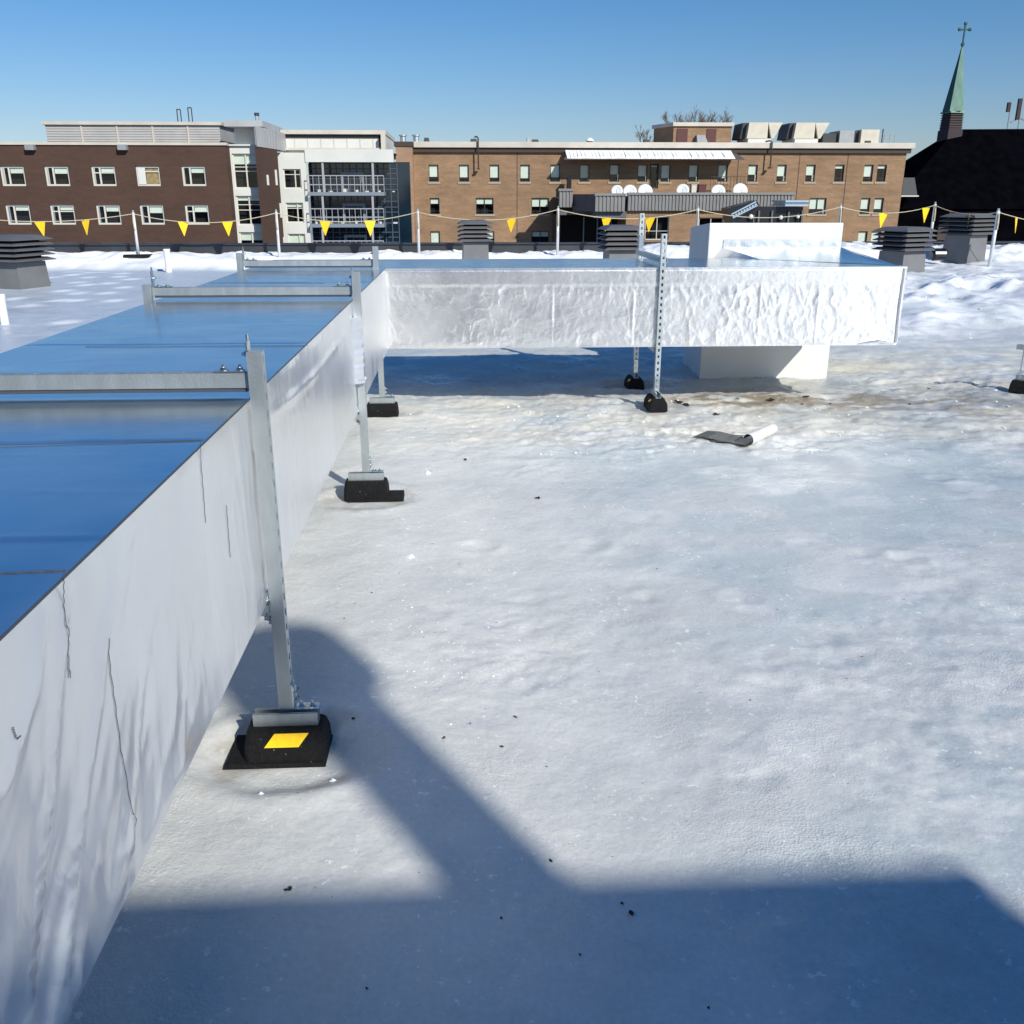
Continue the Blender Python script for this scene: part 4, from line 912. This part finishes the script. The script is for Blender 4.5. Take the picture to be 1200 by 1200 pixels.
m = MB(); m.box((bx0, YB_ - .25, zt - .62), (bx1 + .25, YB_ + 16, zt - .28)); m.build('fascia', M['dark_trim_and_shade'], bb_)  # dark strip under the coping: its shadow put into the colour
m = MB(); m.box((bx0, YB_ - .45, zt - .275), (bx1 + .45, YB_ + 16.2, zt + .16)); m.build('coping', M['coping'], bb_, bevel=.03)
rw = random.Random(5)
for (r, row, cx) in winB:
    wide = (r[1] - r[0]) > 1.1
    bl = rw.uniform(.55, .8) if row == 1 else rw.uniform(.3, .55)
    if cx in (983.5, 1033): bl = .22
    if row == 3 and cx in (510, 1010.5, 1026): bl = 1
    if row == 2 and cx in (958, 1013.7, 1029.5): bl = .68
    window(bb_, r, YB_, M['winframe_dark'], (.5,) if wide else (), bl, rec=.10, fw=.055, transom=(.2,), blindmat=M['blind'], sill=True)
window(bb_, dr_, YB_, M['winframe_dark'], (), .12, fw=.13, sill=False)
m = MB()
for px in (606, 863, 934, 990): x = aty(px, 220, YB_).x; m.box((x - .03, YB_ - .012, ZG), (x + .03, YB_ - .002, zt - .65))
m.build('movement_joint', M['dark_trim_and_shade'], bb_)
# brick chimney bay on the left corner
c0x, c1x = aty(465.5, 230, YB_ - 1.5).x, aty(485, 230, YB_ - 1.5).x
zc = zof(171.5, YB_ - 1.5, 475)
m = MB(); m.box((c0x, YB_ - 1.5, ZG), (c1x - .01, YB_ + 3, zc)); m.build('chimney', M['brick_chim'], bb_)
m = MB(); m.box((c0x - .1, YB_ - 1.6, zc + .003), (c1x + .08, YB_ + 3.1, zc + .35)); m.build('chimney_cap', M['dark_trim_and_shade'], bb_)
for px, lb in ((472, 'left steel flue can on the brick chimney'), (487.5, 'right steel flue can beside the brick chimney')):
    x = aty(px, 165, YB_).x; za_ = zc + .35 if px < 480 else zt + .16
    o = thing('steel_flue', lb, 'flue', (x, YB_ + .5, za_)); zt_ = zof(158, YB_ + .5, px)
    MB().tube([(x, YB_ + .5, za_), (x, YB_ + .5, zt_ - .1)], .24, 14).build('can', M['galv'], o); MB().tube([(x, YB_ + .5, zt_ - .1), (x, YB_ + .5, zt_)], .33, 14).build('rim', M['galv'], o)
for px, w_, h_, mm, lb in ((500, 7, 4, 'hvac_dark', 'leftmost low dark vent on the tan brick roof'), (555, 9, 3, 'hvac_dark', 'low dark vent beside the drain pipe on the tan roof'), (619, 4, 5, 'hvac_grey', 'small grey roof vent on the tan brick roof'), (627, 9, 2.5, 'hvac_dark', 'flat dark hatch on the tan brick roof'), (757, 7, 3, 'hvac_dark', 'low dark vent beside the brick roof house')):
    x = aty(px, 168, YB_ + 2).x; w2_ = w_ / ppm(YB_ + 2) / 2; o = thing('roof_cowl', lb, 'roof vent', (x, YB_ + 2, zt + .16)); h2 = h_ / ppm(YB_ + 2) + .12
    MB().loft([[Vector((x - w2_, YB_ + 1.6, zt + .16)), Vector((x + w2_, YB_ + 1.6, zt + .16)), Vector((x + w2_, YB_ + 2.4, zt + .16)), Vector((x - w2_, YB_ + 2.4, zt + .16))], [Vector((x - w2_ * .7, YB_ + 1.7, zt + .16 + h2)), Vector((x + w2_ * .7, YB_ + 1.7, zt + .16 + h2)), Vector((x + w2_ * .7, YB_ + 2.3, zt + .16 + h2)), Vector((x - w2_ * .7, YB_ + 2.3, zt + .16 + h2))]]).build('cowl', M[mm], o)
x = aty(691, 166, YB_ + 2).x; o = thing('roof_ventilator', 'dark mushroom ventilator with snow on top', 'roof vent', (x, YB_ + 2, zt + .16))
MB().tube([(x, YB_ + 2, zt + .16), (x, YB_ + 2, zt + .35)], .25, 12).build('neck', M['hvac_dark'], o); MB().tube([(x, YB_ + 2, zt + .35), (x, YB_ + 2, zt + .45), (x, YB_ + 2, zt + .6)], [.34, .34, .12], 12).build('hood', M['snowcap'], o)
for px, pyb, lb in ((560.5, 197, 'rusty bent drain pipe hanging from the left of the tan roof'), (903, 196, 'rusty bent drain pipe hanging between the rooftop units')):
    x = aty(px, 185, YB_ - .5).x; zb = zof(pyb, YB_ - .5, px); z1_ = zof(162 if px < 600 else 167, YB_ - .5, px)
    o = thing('drain_pipe', lb, 'pipe', (x, YB_ - .6, zb))
    MB().tube([(x, YB_ - .6, zb), (x, YB_ - .6, z1_), (x - .12, YB_ - .4, z1_ + .14), (x - .25, YB_ + .3, z1_ + .12)], .06, 6).build('pipe', M['dark_trim_and_shade'], o); MB().box((x - .12, YB_ - .72, zb - .1), (x + .12, YB_ - .3, zb)).build('outlet', M['dark_trim_and_shade'], o)
# roof house
x0, x1 = aty(789, 158, YB_ + 4).x, aty(857, 158, YB_ + 4).x; zr = zof(148, YB_ + 4, 820)
o = thing('roof_house', 'small brick plant room with maroon louvres on the tan roof', 'plant room', ((x0 + x1) / 2, YB_ + 4, zt))
xr = x0 - 1.0
MB().loft([[Vector((x0, YB_ + 4, zt)), Vector((x1, YB_ + 4, zt)), Vector((x1, YB_ + 9, zt)), Vector((xr, YB_ + 7.5, zt))], [Vector((x0, YB_ + 4, zr)), Vector((x1, YB_ + 4, zr)), Vector((x1, YB_ + 9, zr)), Vector((xr, YB_ + 7.5, zr))]]).build('wall', M['brick'], o)
MB().loft([[Vector((x0 - .1, YB_ + 3.8, zr + .003)), Vector((x1 + .15, YB_ + 3.8, zr + .003)), Vector((x1 + .15, YB_ + 9, zr + .003)), Vector((xr - .2, YB_ + 7.5, zr + .003))], [Vector((x0 - .1, YB_ + 3.8, zr + .3)), Vector((x1 + .15, YB_ + 3.8, zr + .3)), Vector((x1 + .15, YB_ + 9, zr + .3)), Vector((xr - .2, YB_ + 7.5, zr + .3))]]).build('coping', M['coping'], o)
for a_, b_ in ((793, 805.5), (828, 839)): MB().box((aty(a_, 160, YB_ + 4).x, YB_ + 3.93, zt + .3), (aty(b_, 160, YB_ + 4).x, YB_ + 3.998, zr - .2)).build('louvre_panel', M['maroon'], o)
h = MB(); xh = aty(822, 160, YB_ + 4).x; h.loft([[Vector((xh - .5, YB_ + 3.2, zt + .3)), Vector((xh + .4, YB_ + 3.2, zt + .3)), Vector((xh + .4, YB_ + 3.99, zt + .3)), Vector((xh - .5, YB_ + 3.99, zt + .3))], [Vector((xh - .5, YB_ + 3.6, zt + .95)), Vector((xh + .2, YB_ + 3.6, zt + .95)), Vector((xh + .2, YB_ + 3.99, zt + .95)), Vector((xh - .5, YB_ + 3.99, zt + .95))]]); h.build('fan_hood', M['hvac_grey'], o)
# HVAC units
def hvac(pxl, pxr, label):
    Y = YB_ + 3; x0, x1 = aty(pxl, 155, Y).x, aty(pxr, 155, Y).x; w_ = x1 - x0; zu_, zl = zof(143.5, Y, 900), zt + .16
    o = thing('rooftop_unit', label, 'air conditioner', ((x0 + x1) / 2, Y, zl), 'beige rooftop air handling units')
    zc_ = zl + (zu_ - zl) * .28
    MB().box((x0 + w_ * .16, Y + .05, zl), (x0 + w_ * .74, Y + 3.4, zc_)).build('curb', M['white_panel'], o)
    def pr(xs4, y0, y1, m_, nm):
        (a, b, c, d) = xs4; MB().loft([[Vector((a, y0, zc_ + .003)), Vector((b, y0, zc_ + .003)), Vector((b, y1, zc_ + .003)), Vector((a, y1, zc_ + .003))], [Vector((c, y0, zu_)), Vector((d, y0, zu_)), Vector((d, y1, zu_)), Vector((c, y1, zu_))]]).build(nm, m_, o)
    pr((x0 + w_ * .12, x0 + w_ * .63, x0 + w_ * .16, x0 + w_ * .63), Y, Y + 3.5, M['hvac'], 'cabinet')
    pr((x0, x0 + w_ * .115, x0 + w_ * .05, x0 + w_ * .155), Y + .6, Y + 3.2, M['hvac_dark'], 'intake')
    MB().add
    hd = MB(); y0, y1 = Y + .1, Y + 2.6
    hd.loft([[Vector((x0 + w_ * .74, y0, zc_ + .02)), Vector((x0 + w_ * .80, y0, zc_ + .02)), Vector((x0 + w_ * .80, y1, zc_ + .02)), Vector((x0 + w_ * .74, y1, zc_ + .02))], [Vector((x0 + w_ * .645, y0, zu_)), Vector((x1, y0, zu_)), Vector((x1, y1, zu_)), Vector((x0 + w_ * .645, y1, zu_))]]); hd.build('hood', M['hvac'], o)
    MB().box((x0 + w_ * .64, y0 + .3, zc_ + .03), (x0 + w_ * .76, y1 - .3, zu_ - .2)).build('filter_bank', M['hvac_dark'], o)
hvac(870, 917, 'left beige rooftop unit with flared hood on the tan roof')
hvac(925, 972, 'right beige rooftop unit with flared hood on the tan roof')
Y = YB_ + 3.2
o = thing('grey_rooftop_unit', 'grey low rooftop unit at the right end of the tan roof', 'air conditioner', (aty(1000, 160, Y).x, Y, zt))
MB().box((aty(984, 160, Y).x, Y, zt + .16), (aty(1001, 160, Y).x, Y + 2.5, zof(153, Y, 990))).build('cabinet', M['hvac_grey'], o)
MB().box((aty(1008, 160, Y).x, Y - .2, zt + .16), (aty(1029, 160, Y).x, Y + 2.5, zof(152, Y, 1020))).build('cabinet', M['hvac'], o)
MB().box((aty(1001.5, 160, Y).x, Y + .3, zt + .16), (aty(1007.5, 160, Y).x, Y + 2.3, zof(153, Y, 990))).build('filter_bank', M['hvac_dark'], o)
MB().box((aty(966, 160, Y).x, Y + .3, zt + .16), (aty(983, 160, Y).x, Y + 2.3, zof(156, Y, 975))).build('filter_bank', M['hvac_dark'], o)
MB().box((aty(1013, 160, Y).x, Y - .25, zt + .2), (aty(1020, 160, Y).x, Y - .205, zt + .5)).build('grille', M['hvac_dark'], o)
o = thing('roof_railing', 'thin pipe railing at the right corner of the tan roof', 'railing', (aty(1040, 165, Y).x, Y, zt))
m = MB(); xa, xb = aty(1030, 160, Y).x, aty(1049, 160, Y).x
for pz in (157.5, 161.5): m.box((xa, Y, zof(pz, Y, 1040) - .03), (xb, Y + .06, zof(pz, Y, 1040) + .03))
for q_ in (0, .35, .7, 1): x = xa + (xb - xa) * q_; m.box((x - .03, Y, zt + .16), (x + .03, Y + .06, zof(157.5, Y, 1040)))
m.build('rail', M['hvac_grey'], o); MB().tube([(xa + .3, Y, zt + .16), (xa + .3, Y, zof(151, Y, 1034))], .05, 6).build('stub', M['hvac_dark'], o)
# awning with snow
xa, xb = aty(661, 186, YB_ - 2).x, aty(873, 186, YB_ - 2).x; zw, zo = zof(178.5, YB_, 770), zof(186.5, YB_ - 2, 770)
o = thing('long_awning', 'long thin canopy carrying snow above the terrace', 'awning', ((xa + xb) / 2, YB_ - 1, zo))
MB().loft([[Vector((xa, YB_ - 2, zo - .05)), Vector((xb, YB_ - 2, zo - .05)), Vector((xb - .3, YB_ - .02, zw - .1)), Vector((xa + .6, YB_ - .02, zw - .1))], [Vector((xa, YB_ - 2, zo + .03)), Vector((xb, YB_ - 2, zo + .03)), Vector((xb - .3, YB_ - .02, zw)), Vector((xa + .6, YB_ - .02, zw))]]).build('canopy', M['awn'], o)
m = MB(); n_ = 46
for k in range(n_):
    a = xa + .25 + (xb - xa - 1.0) * k / n_; b = a + (xb - xa - 1.0) / n_ * .96; hh = .16 + rw.uniform(-.05, .06)
    if k < 3 or k > n_ - 3: hh *= .5
    m.loft([[Vector((a, YB_ - 1.97 + rw.uniform(-.03, .05), zo + .035)), Vector((b, YB_ - 1.97, zo + .035)), Vector((b, YB_ - .3, zw)), Vector((a, YB_ - .3, zw))], [Vector((a + .02, YB_ - 1.9, zo + .04 + hh)), Vector((b - .02, YB_ - 1.9, zo + .03 + hh)), Vector((b, YB_ - .4, zw + .14)), Vector((a, YB_ - .4, zw + .14))]])
m.build('snow_load', M['snowcap'], o)
# low wing with ribbed fascia and terrace
YW = 74.; zft, zfb = zof(226.5, YW, 830), zof(247, YW, 830)
wg = thing('terrace_wing', 'low wing with grey ribbed fascia carrying a roof terrace', 'building', (aty(800, 285, YW).x, YW, ZG))
xf0, xf1 = aty(735.5, 236, YW).x, aty(930, 236, YW).x
def rib(x0, x1, y, z0, z1, nm='fascia_panel'):
    m = MB(); m.box((x0, y, z0), (x1, y + .3, z1)); n_ = int((x1 - x0) / .26)
    for k in range(n_): a = x0 + (x1 - x0) * (k + .15) / n_; m.box((a, y - .07, z0 + .02), (a + (x1 - x0) / n_ * .5, y - .002, z1 - .12))
    m.box((x0 - .04, y - .14, z1 - .115), (x1 + .04, y + .35, z1 + .06)); m.build(nm, M['rib'], wg)
rib(xf0, xf1, YW, zfb, zft); xg0, xg1 = aty(697, 236, YW - 2).x, aty(732.5, 236, YW - 2).x; z2t, z2b = zof(227.5, YW - 2, 715), zof(248, YW - 2, 715)
rib(xg0, xg1, YW - 2, z2b, z2t)
xh0, xh1 = aty(655, 234, YW + 1).x, aty(671, 234, YW + 1).x; rib(xh0, xh1, YW + 1, zof(243, YW + 1, 660), zof(222, YW + 1, 660))
m = MB(); m.loft([[Vector((xh1 + .05, YW + 1.3, z2b)), Vector((xg0, YW - 2, z2b)), Vector((xg0, YW + 1.3, z2b))], [Vector((xh1 + .05, YW + 1.3, z2t)), Vector((xg0, YW - 2, z2t)), Vector((xg0, YW + 1.3, z2t))]]); m.build('angled_fascia', M['rib_dark'], wg)
m = MB(); m.box((xg0, YW - 1.6, z2b - .45), (xg1 + .2, YW + 6, z2b - .003)); m.box((xg0 + .1, YW - 1.6, z2b), (xg1, YW, z2t - .3)); m.box((xh0, YW + 1.35, z2b - .3), (xf0, YW + 5.9, z2b - .005)); m.box((xg1 + .3, YW + .35, zft - .45), (xf1 - .05, YB_ - .05, zft - .2)); m.box((xh0, YW + 1.35, z2t - .3), (xg1 + .3, YB_ - .05, z2t - .2)); m.build('terrace_deck', M['rib_dark'], wg)
wr = [pxrect(770, 267.5, 28, 27, YW + .3), pxrect(833, 266, 29, 22, YW + .3), pxrect(900, 266, 20, 22, YW + .3)]
m = MB(); facade(m, xf0 - .02, xf1, ZG, zfb - .003, YW + .3, wr, .25); m.poly([(xf0 - .02, YW + .3, ZG), (xf0 - .02, YW + 6, ZG), (xf0 - .02, YW + 6, zfb - .003), (xf0 - .02, YW + .3, zfb - .003)]); m.poly([(xf1, YW + .3, ZG), (xf1, YW + 5.9, ZG), (xf1, YW + 5.9, zft - .2), (xf1, YW + .3, zft - .2)]); m.build('wall', M['brick'], wg)
for r in wr: window(wg, r, YW + .3, M['winframe'], (.5,), 0, fw=.06, transom=(.38,), sill=False)
m = MB(); m.box((xh0 + .2, YW + 4.5, ZG), (xf0 - .05, YW + 4.7, z2b - .46)); m.build('recess_back', M['interior'], wg)
m = MB(); m.box((xh0, YW + 1.4, ZG), (xh0 + .15, YB_ - .05, z2b)); m.build('side_wall', M['dark_trim_and_shade'], wg)
m = MB()
for px in (684, 700, 716, 728): x = aty(px, 265, YW + 4.3).x; m.box((x - .05, YW + 4.3, ZG), (x + .05, YW + 4.45, z2b - .5))
m.build('door_mullion', M['balcony'], wg)
# terrace railings and things
o = thing('terrace_rail', 'thin dark railing along the brick terrace', 'railing', (aty(850, 215, YB_ - 1).x, YB_ - 1.5, zft - .2))
m = MB(); xa, xb = aty(833, 210, YB_ - 1.5).x, aty(876, 210, YB_ - 1.5).x; zr_ = zof(207.5, YB_ - 1.5, 860)
m.box((xa, YB_ - 1.5, zr_), (xb, YB_ - 1.46, zr_ + .05))
for k in range(12): x = xa + (xb - xa) * k / 11; m.box((x - .012, YB_ - 1.5, zft - .2), (x + .012, YB_ - 1.46, zr_))
m.build('rail', M['dark_trim_and_shade'], o)
for px, w_, mm, nm, lb in ((812, 6, 'winframe', 'patio_box', 'pale box on the terrace behind the fascia'), (822, 9, 'maroon', 'patio_box', 'maroon box on the terrace between two dishes'), (666.5, 5, 'black', 'patio_box', 'small black box on the left corner terrace')):
    p = aty(px, 226, YB_ - 1); d = w_ / ppm(YB_ - 1) / 2; zz = zft - .2; o = thing(nm, lb, 'box', (p.x, YB_ - 1, zz)); h_ = zof(217 if px != 666.5 else 209, YB_ - 1, px)
    MB().box((p.x - d, YB_ - 1.3, zz), (p.x + d, YB_ - .7, h_)).build('body', M[mm], o, bevel=.03); MB().box((p.x - d - .03, YB_ - 1.33, h_ + .003), (p.x + d + .03, YB_ - .67, h_ + .06)).build('lid', M[mm], o)
dl = ['leftmost, smallest', 'second from the left', 'third from the left', 'fourth from the left, apart from the others', 'fifth from the left', 'rightmost, at the fascia end']
for k, (px, wpx, py) in enumerate(((723, 13.5, 224), (738, 16, 225), (755.8, 17.5, 225), (800, 15, 223.5), (841.5, 16.5, 225), (867, 17.5, 224))):
    Yd = YW + 1.8; c = aty(px, py, Yd); R = wpx / ppm(Yd) / 2
    o = thing('satellite_dish', 'white satellite dish above the ribbed fascia, ' + dl[k], 'satellite dish', (c.x, Yd, zft - .2), 'satellite dishes on the terrace')
    T = Matrix.Translation(c) @ Matrix.Rotation(radians(-12 + 6 * (k % 3)), 4, 'Z') @ Matrix.Rotation(radians(70), 4, 'X')
    m = MB(); rings = []
    for q_ in (0.02, .35, .7, 1.0): rings.append([T @ Vector((cos(2 * pi * i / 28) * R * q_, sin(2 * pi * i / 28) * R * q_, .22 * R * q_ * q_)) for i in range(28)])
    for q_ in (1.0, .7, .35, .02): rings.append([T @ Vector((cos(2 * pi * i / 28) * R * q_, sin(2 * pi * i / 28) * R * q_, .22 * R * q_ * q_ - .03)) for i in range(28)])
    m.loft(rings); m.build('reflector', M['dish'], o, smooth=True)
    MB().tube([T @ Vector((0, -R * .95, .2 * R)), T @ Vector((0, -R * .4, .9 * R)), T @ Vector((0, -R * .1, .95 * R))], .02, 6).build('feed_arm', M['hvac_grey'], o)
    MB().tube([c + Vector((0, .1, 0)), Vector((c.x, Yd + .1, zft - .22))], .04, 8).build('mast', M['hvac_dark'], o)
# black porch in front of the wing
YP = 66.
zt_, zb = zof(241.5, YP, 900), zof(275, YP, 900)
o = thing('black_porch', 'black glazed entrance porch with one tilted silver trimmed canopy', 'porch', (aty(900, 262, YP).x, YP, ZG))
xa, xb = aty(887, 250, YP).x, aty(942.5, 250, YP).x
m = MB(); m.box((aty(862, 250, YP).x, YP + .3, ZG), (xb, YP + 2.5, zt_ - .05)); m.build('porch_body', M['black'], o)
m = MB(); [m.box((aty(p_, 255, YP).x - .06, YP + .15, ZG), (aty(p_, 255, YP).x + .06, YP + .297, zt_ - .3)) for p_ in (890, 905.5, 925, 941)]; m.build('porch_post', M['rib_dark'], o)
m = MB(); x = aty(918, 240, YP).x; m.box((x, YP - .4, zof(241.5, YP, 920)), (xb + .1, YP + 2.6, zof(239.5, YP, 920))); m.box((x, YP - .4, zof(236.8, YP, 920)), (xb + .1, YP + 2.6, zof(234.8, YP, 920))); m.build('canopy_trim', M['silver'], o)
m = MB(); m.box((x + .06, YP - .2, zof(239.4, YP, 920)), (xb, YP + 2.4, zof(236.9, YP, 920))); m.build('canopy_core', M['silver'], o)
a, b, c, d = aty(852, 244.5, YP), aty(887, 235, YP), aty(890, 241, YP), aty(856, 262, YP); e2 = Vector((0, 1.6, 0))
dn_ = Vector((0, 0, -3))
m = MB(); m.loft([[a, b, c, d, d + dn_ * 0], [a + e2, b + e2, c + e2, d + e2, d + e2]]) if False else m.loft([[a, b, c, d], [a + e2, b + e2, c + e2, d + e2]]); m.build('tilted_canopy', M['black'], o)
g0, g1 = aty(857.5, 252, YP - .05), aty(886.5, 237, YP - .05); n_ = (g1 - g0).normalized(); u2 = Vector((-n_.z, 0, n_.x))
m = MB()
for off, th in ((0, .09), (-.26, .09)):
    p0, p1 = g0 + u2 * off, g1 + u2 * off; m.loft([[p0, p1, p1 + u2 * th, p0 + u2 * th], [q_ + Vector((0, .04, 0)) for q_ in (p0, p1, p1 + u2 * th, p0 + u2 * th)]])
for k in range(9): p0 = g0.lerp(g1, (k + .3) / 9) - u2 * .17; m.box((p0.x - .06, p0.y, p0.z), (p0.x + .08, p0.y + .035, p0.z + .13))
m.build('canopy_grille', M['silver'], o)
m = MB(); [m.box((aty(p_, 260, YP).x - .04, YP + .2, ZG), (aty(p_, 260, YP).x + .04, YP + .28, zof(252, YP, 870))) for p_ in (861, 884)]; m.build('porch_post', M['rib_dark'], o)
for k, (px, py, r_) in enumerate(((880, 254, .17), (915, 255, .15), (935, 254, .13))):
    p = aty(px, py, YP + .12); q_ = thing('globe_lamp', 'white globe lamp on the black porch, ' + ('left', 'middle', 'right')[k] + ' of three', 'lamp', p, 'globe lamps on the porch')
    MB().tube([p + Vector((0, 0, -r_)), p + Vector((0, 0, -r_ * .7)), p, p + Vector((0, 0, r_ * .7)), p + Vector((0, 0, r_))], [.02, r_ * .72, r_, r_ * .72, .02], 14).build('globe', M['pvc'], q_, smooth=True)
    MB().tube([p + Vector((0, 0, -r_ - .25)), p + Vector((0, 0, -r_))], .05, 8).build('holder', M['black'], q_)

# ---- church
YC = 100.
ch = thing('church', 'dark slate roofed church at the right edge', 'church', (aty(1150, 285, YC).x, YC, ZG))
P = lambda px, py, Y=YC: aty(px, py, Y)
ridge_y = YC + 8
r0, r1_ = P(1120, 151.5, ridge_y), P(1420, 119, ridge_y); r1_.z = r0.z + .25
e0 = P(1062, 207, YC); zl = e0.z
# hipped roof: hip slopes from ridge down left; eaves low
e_l = P(1040, 240, YC); ez = zof(245, YC, 1050)
ex = P(1042, 232, YC).x
m = MB(); v = [Vector((ex, YC, ez)), Vector((r1_.x, YC, ez)), r1_, r0, Vector((ex, YC + 16, ez)), Vector((r1_.x, YC + 16, ez))]
m.add(v, [(0, 1, 2, 3), (0, 3, 4), (4, 3, 2, 5), (1, 5, 2)]); m.build('roof', M['church'], ch)
m = MB(); m.box((ex + .3, YC + .3, ZG), (r1_.x, YC + 15.7, ez + .01)); m.build('wall', M['church'], ch)
m = MB(); a, b = P(1100, 266, YC - .6), P(1122, 270, YC - .6); m.box((a.x, YC - .6, b.z - 1), (b.x, YC + .29, a.z)); m.build('porch', M['dark_trim_and_shade'], ch)
dm = MB(); a, b = P(1059.5, 208, YC - 1), P(1075, 229, YC - 1); dm.loft([[Vector((a.x, YC - 1, b.z)), Vector((b.x, YC - 1, b.z)), Vector((b.x, YC + 3, b.z)), Vector((a.x, YC + 3, b.z))], [Vector((a.x + .2, YC - .5, a.z)), Vector((b.x - .3, YC - .5, a.z)), Vector((b.x - .3, YC + 3, a.z)), Vector((a.x + .2, YC + 3, a.z))]]); dr_o = dm.build('dormer', M['hvac_dark'], ch)
B((a.x - .2, YC - 1.3, b.z - .12), (P(1070, 229).x, YC - .4, b.z - .003), 'dormer_gutter', M['winframe'], dr_o)
# steeple
YT = ridge_y
def sq(px, py, hw): c = P(px, py, YT); return [Vector((c.x + sx * hw, YT + sy * hw, c.z)) for sx, sy in ((-1, -1), (1, -1), (1, 1), (-1, 1))]
pw = 1 / ppm(YT)
def rot(ring, deg, cx):
    c, s_ = cos(radians(deg)), sin(radians(deg)); return [Vector((cx + (p.x - cx) * c - (p.y - YT) * s_, YT + (p.x - cx) * s_ + (p.y - YT) * c, p.z)) for p in ring]
tx = P(1114, 151, YT).x
def ringat(py, hpx, deg=0, n=4):
    z = zof(py, YT, 1115); h = hpx * pw; return [Vector((tx + h * cos(radians(deg) + 2 * pi * i / n), YT + h * sin(radians(deg) + 2 * pi * i / n), z)) for i in range(n)]
tw = thing('church_steeple', 'slender green copper spire with a cross on a dark belfry', 'steeple', (tx, YT, r0.z))
MB().loft([ringat(175, 13.5, 55), ringat(153, 13.5, 55)]).build('tower_base', M['belfry'], tw)
MB().loft([ringat(152.9, 12, 55), ringat(133, 11, 55)]).build('belfry', M['belfry'], tw)
m = MB()
for k in range(6): py = 150 - k * 2.9; m.loft([ringat(py, 13.0, 55), ringat(py - .9, 12.2, 55)])
m.build('belfry_louvre', M['dark_trim_and_shade'], tw)
MB().loft([ringat(133, 14.0, 55), ringat(131, 13.0, 55)]).build('cornice', M['copper_light'], tw)
n8 = 6; ra, rb = ringat(130.9, 11.8, 45, n8), ringat(55, 1.0, 45, n8)
lm, dk = MB(), MB()
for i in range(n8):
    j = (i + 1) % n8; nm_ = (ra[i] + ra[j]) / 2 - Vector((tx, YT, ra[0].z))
    (lm if nm_.x > -.3 * abs(nm_.y) else dk).poly([ra[i], ra[j], rb[j], rb[i]])  # faces turned from the sun get darker copper: shade put into the colour
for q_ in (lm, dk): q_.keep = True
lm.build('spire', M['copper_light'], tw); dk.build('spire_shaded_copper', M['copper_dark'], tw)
zc0, zc1, zc2 = zof(56, YT, 1125), zof(27.5, YT, 1127), zof(34.5, YT, 1127)
m = MB(); m.tube([(tx, YT, zc0), (tx, YT, zc1)], .10, 8); m.tube([(tx - .72 * 6.5 * pw * 1.3, YT, zc2), (tx + .72 * 6.5 * pw * 1.3, YT, zc2)], .09, 8); m.tube([(tx, YT, zc0 + .2), (tx, YT, zc0 + .45)], .2, 8)
for dx, dz in ((-6 * pw, 0), (6 * pw, 0), (0, (zc1 - zc2))): m.tube([(tx + dx - .12, YT, zc2 + dz), (tx + dx + .12, YT, zc2 + dz)], .17, 8)
m.build('cross', M['copper_dark'], tw)
for px, lb, h_, w_ in ((1181, 'shorter left cell antenna mast behind the church ridge', 120, .35), (1193.5, 'taller right cell antenna mast behind the church ridge', 115.5, .4)):
    Yn = YT + 2; c = P(px, 147, Yn); o = thing('antenna_mast', lb, 'antenna', (c.x, Yn, c.z)); z1 = zof(h_, Yn, px)
    MB().tube([(c.x, Yn, c.z - 1), (c.x, Yn, z1 - .2)], .07, 6).build('mast', M['hvac_grey'], o)
    MB().box((c.x - w_ - .1, Yn - .2, z1 - (1.0 if px < 1190 else 2.2)), (c.x - .1, Yn + .1, z1)).build('panel', M['belfry'], o)
    if px > 1190: MB().tube([(c.x - 1.0, Yn, zof(143.5, Yn, px)), (c.x, Yn, zof(138, Yn, px)), (c.x + 1.2, Yn, zof(143.5, Yn, px))], .08, 6).build('strut', M['hvac_grey'], o)

# ---- bare trees beyond the roof
def tree(px, pyt, spread, label, seed, pyb=168):
    rr = random.Random(seed); Y = 120.; base = aty(px, pyb, Y); ztop = zof(pyt, Y, px); hgt = (ztop - base.z)
    o = thing('bare_tree', label, 'tree', (base.x, Y, ZG), 'leafless trees behind the tan building'); tr, cr = MB(), MB()
    tr.tube([(base.x, Y, ZG), (base.x + .1, Y, base.z - 3), (base.x, Y, base.z - 1)], [.35, .25, .18], 7)
    def br(p, d, l_, r_, lv):
        q_ = p + d * l_; mid = p + d * l_ * .5 + Vector((rr.uniform(-.1, .1), rr.uniform(-.1, .1), 0)) * l_
        cr.tube([p, mid, q_], [r_, r_ * .85, r_ * .6], 4, caps=False)
        if lv == 0: return
        for _ in range(3 if lv > 1 else 4):
            a = rr.uniform(0, 6.28); t_ = rr.uniform(.25, .75); nd = (d + Vector((cos(a), sin(a), rr.uniform(0, .5))) * t_).normalized(); br(p.lerp(q_, rr.uniform(.45, 1)), nd, l_ * rr.uniform(.55, .75), r_ * .55, lv - 1)
    for k in range(4): br(Vector((base.x + (k - 1.5) * spread * .25, Y, base.z - 1)), Vector(((k - 1.5) * .22, rr.uniform(-.2, .2), 1)).normalized(), (hgt + 1) * .48, .10, 4)
    tr.build('trunk', M['bark'], o); cr.build('crown', M['bark'], o)
tree(761, 150, 2, 'small bare tree left of the brick roof house', 4)
tree(800, 130, 3, 'bare tree behind the left of the brick roof house', 8, 160)
tree(822, 128, 3.2, 'tallest bare tree behind the middle of the brick roof house', 12, 160)
tree(838, 131, 3, 'bare tree behind the right of the brick roof house', 15, 160)
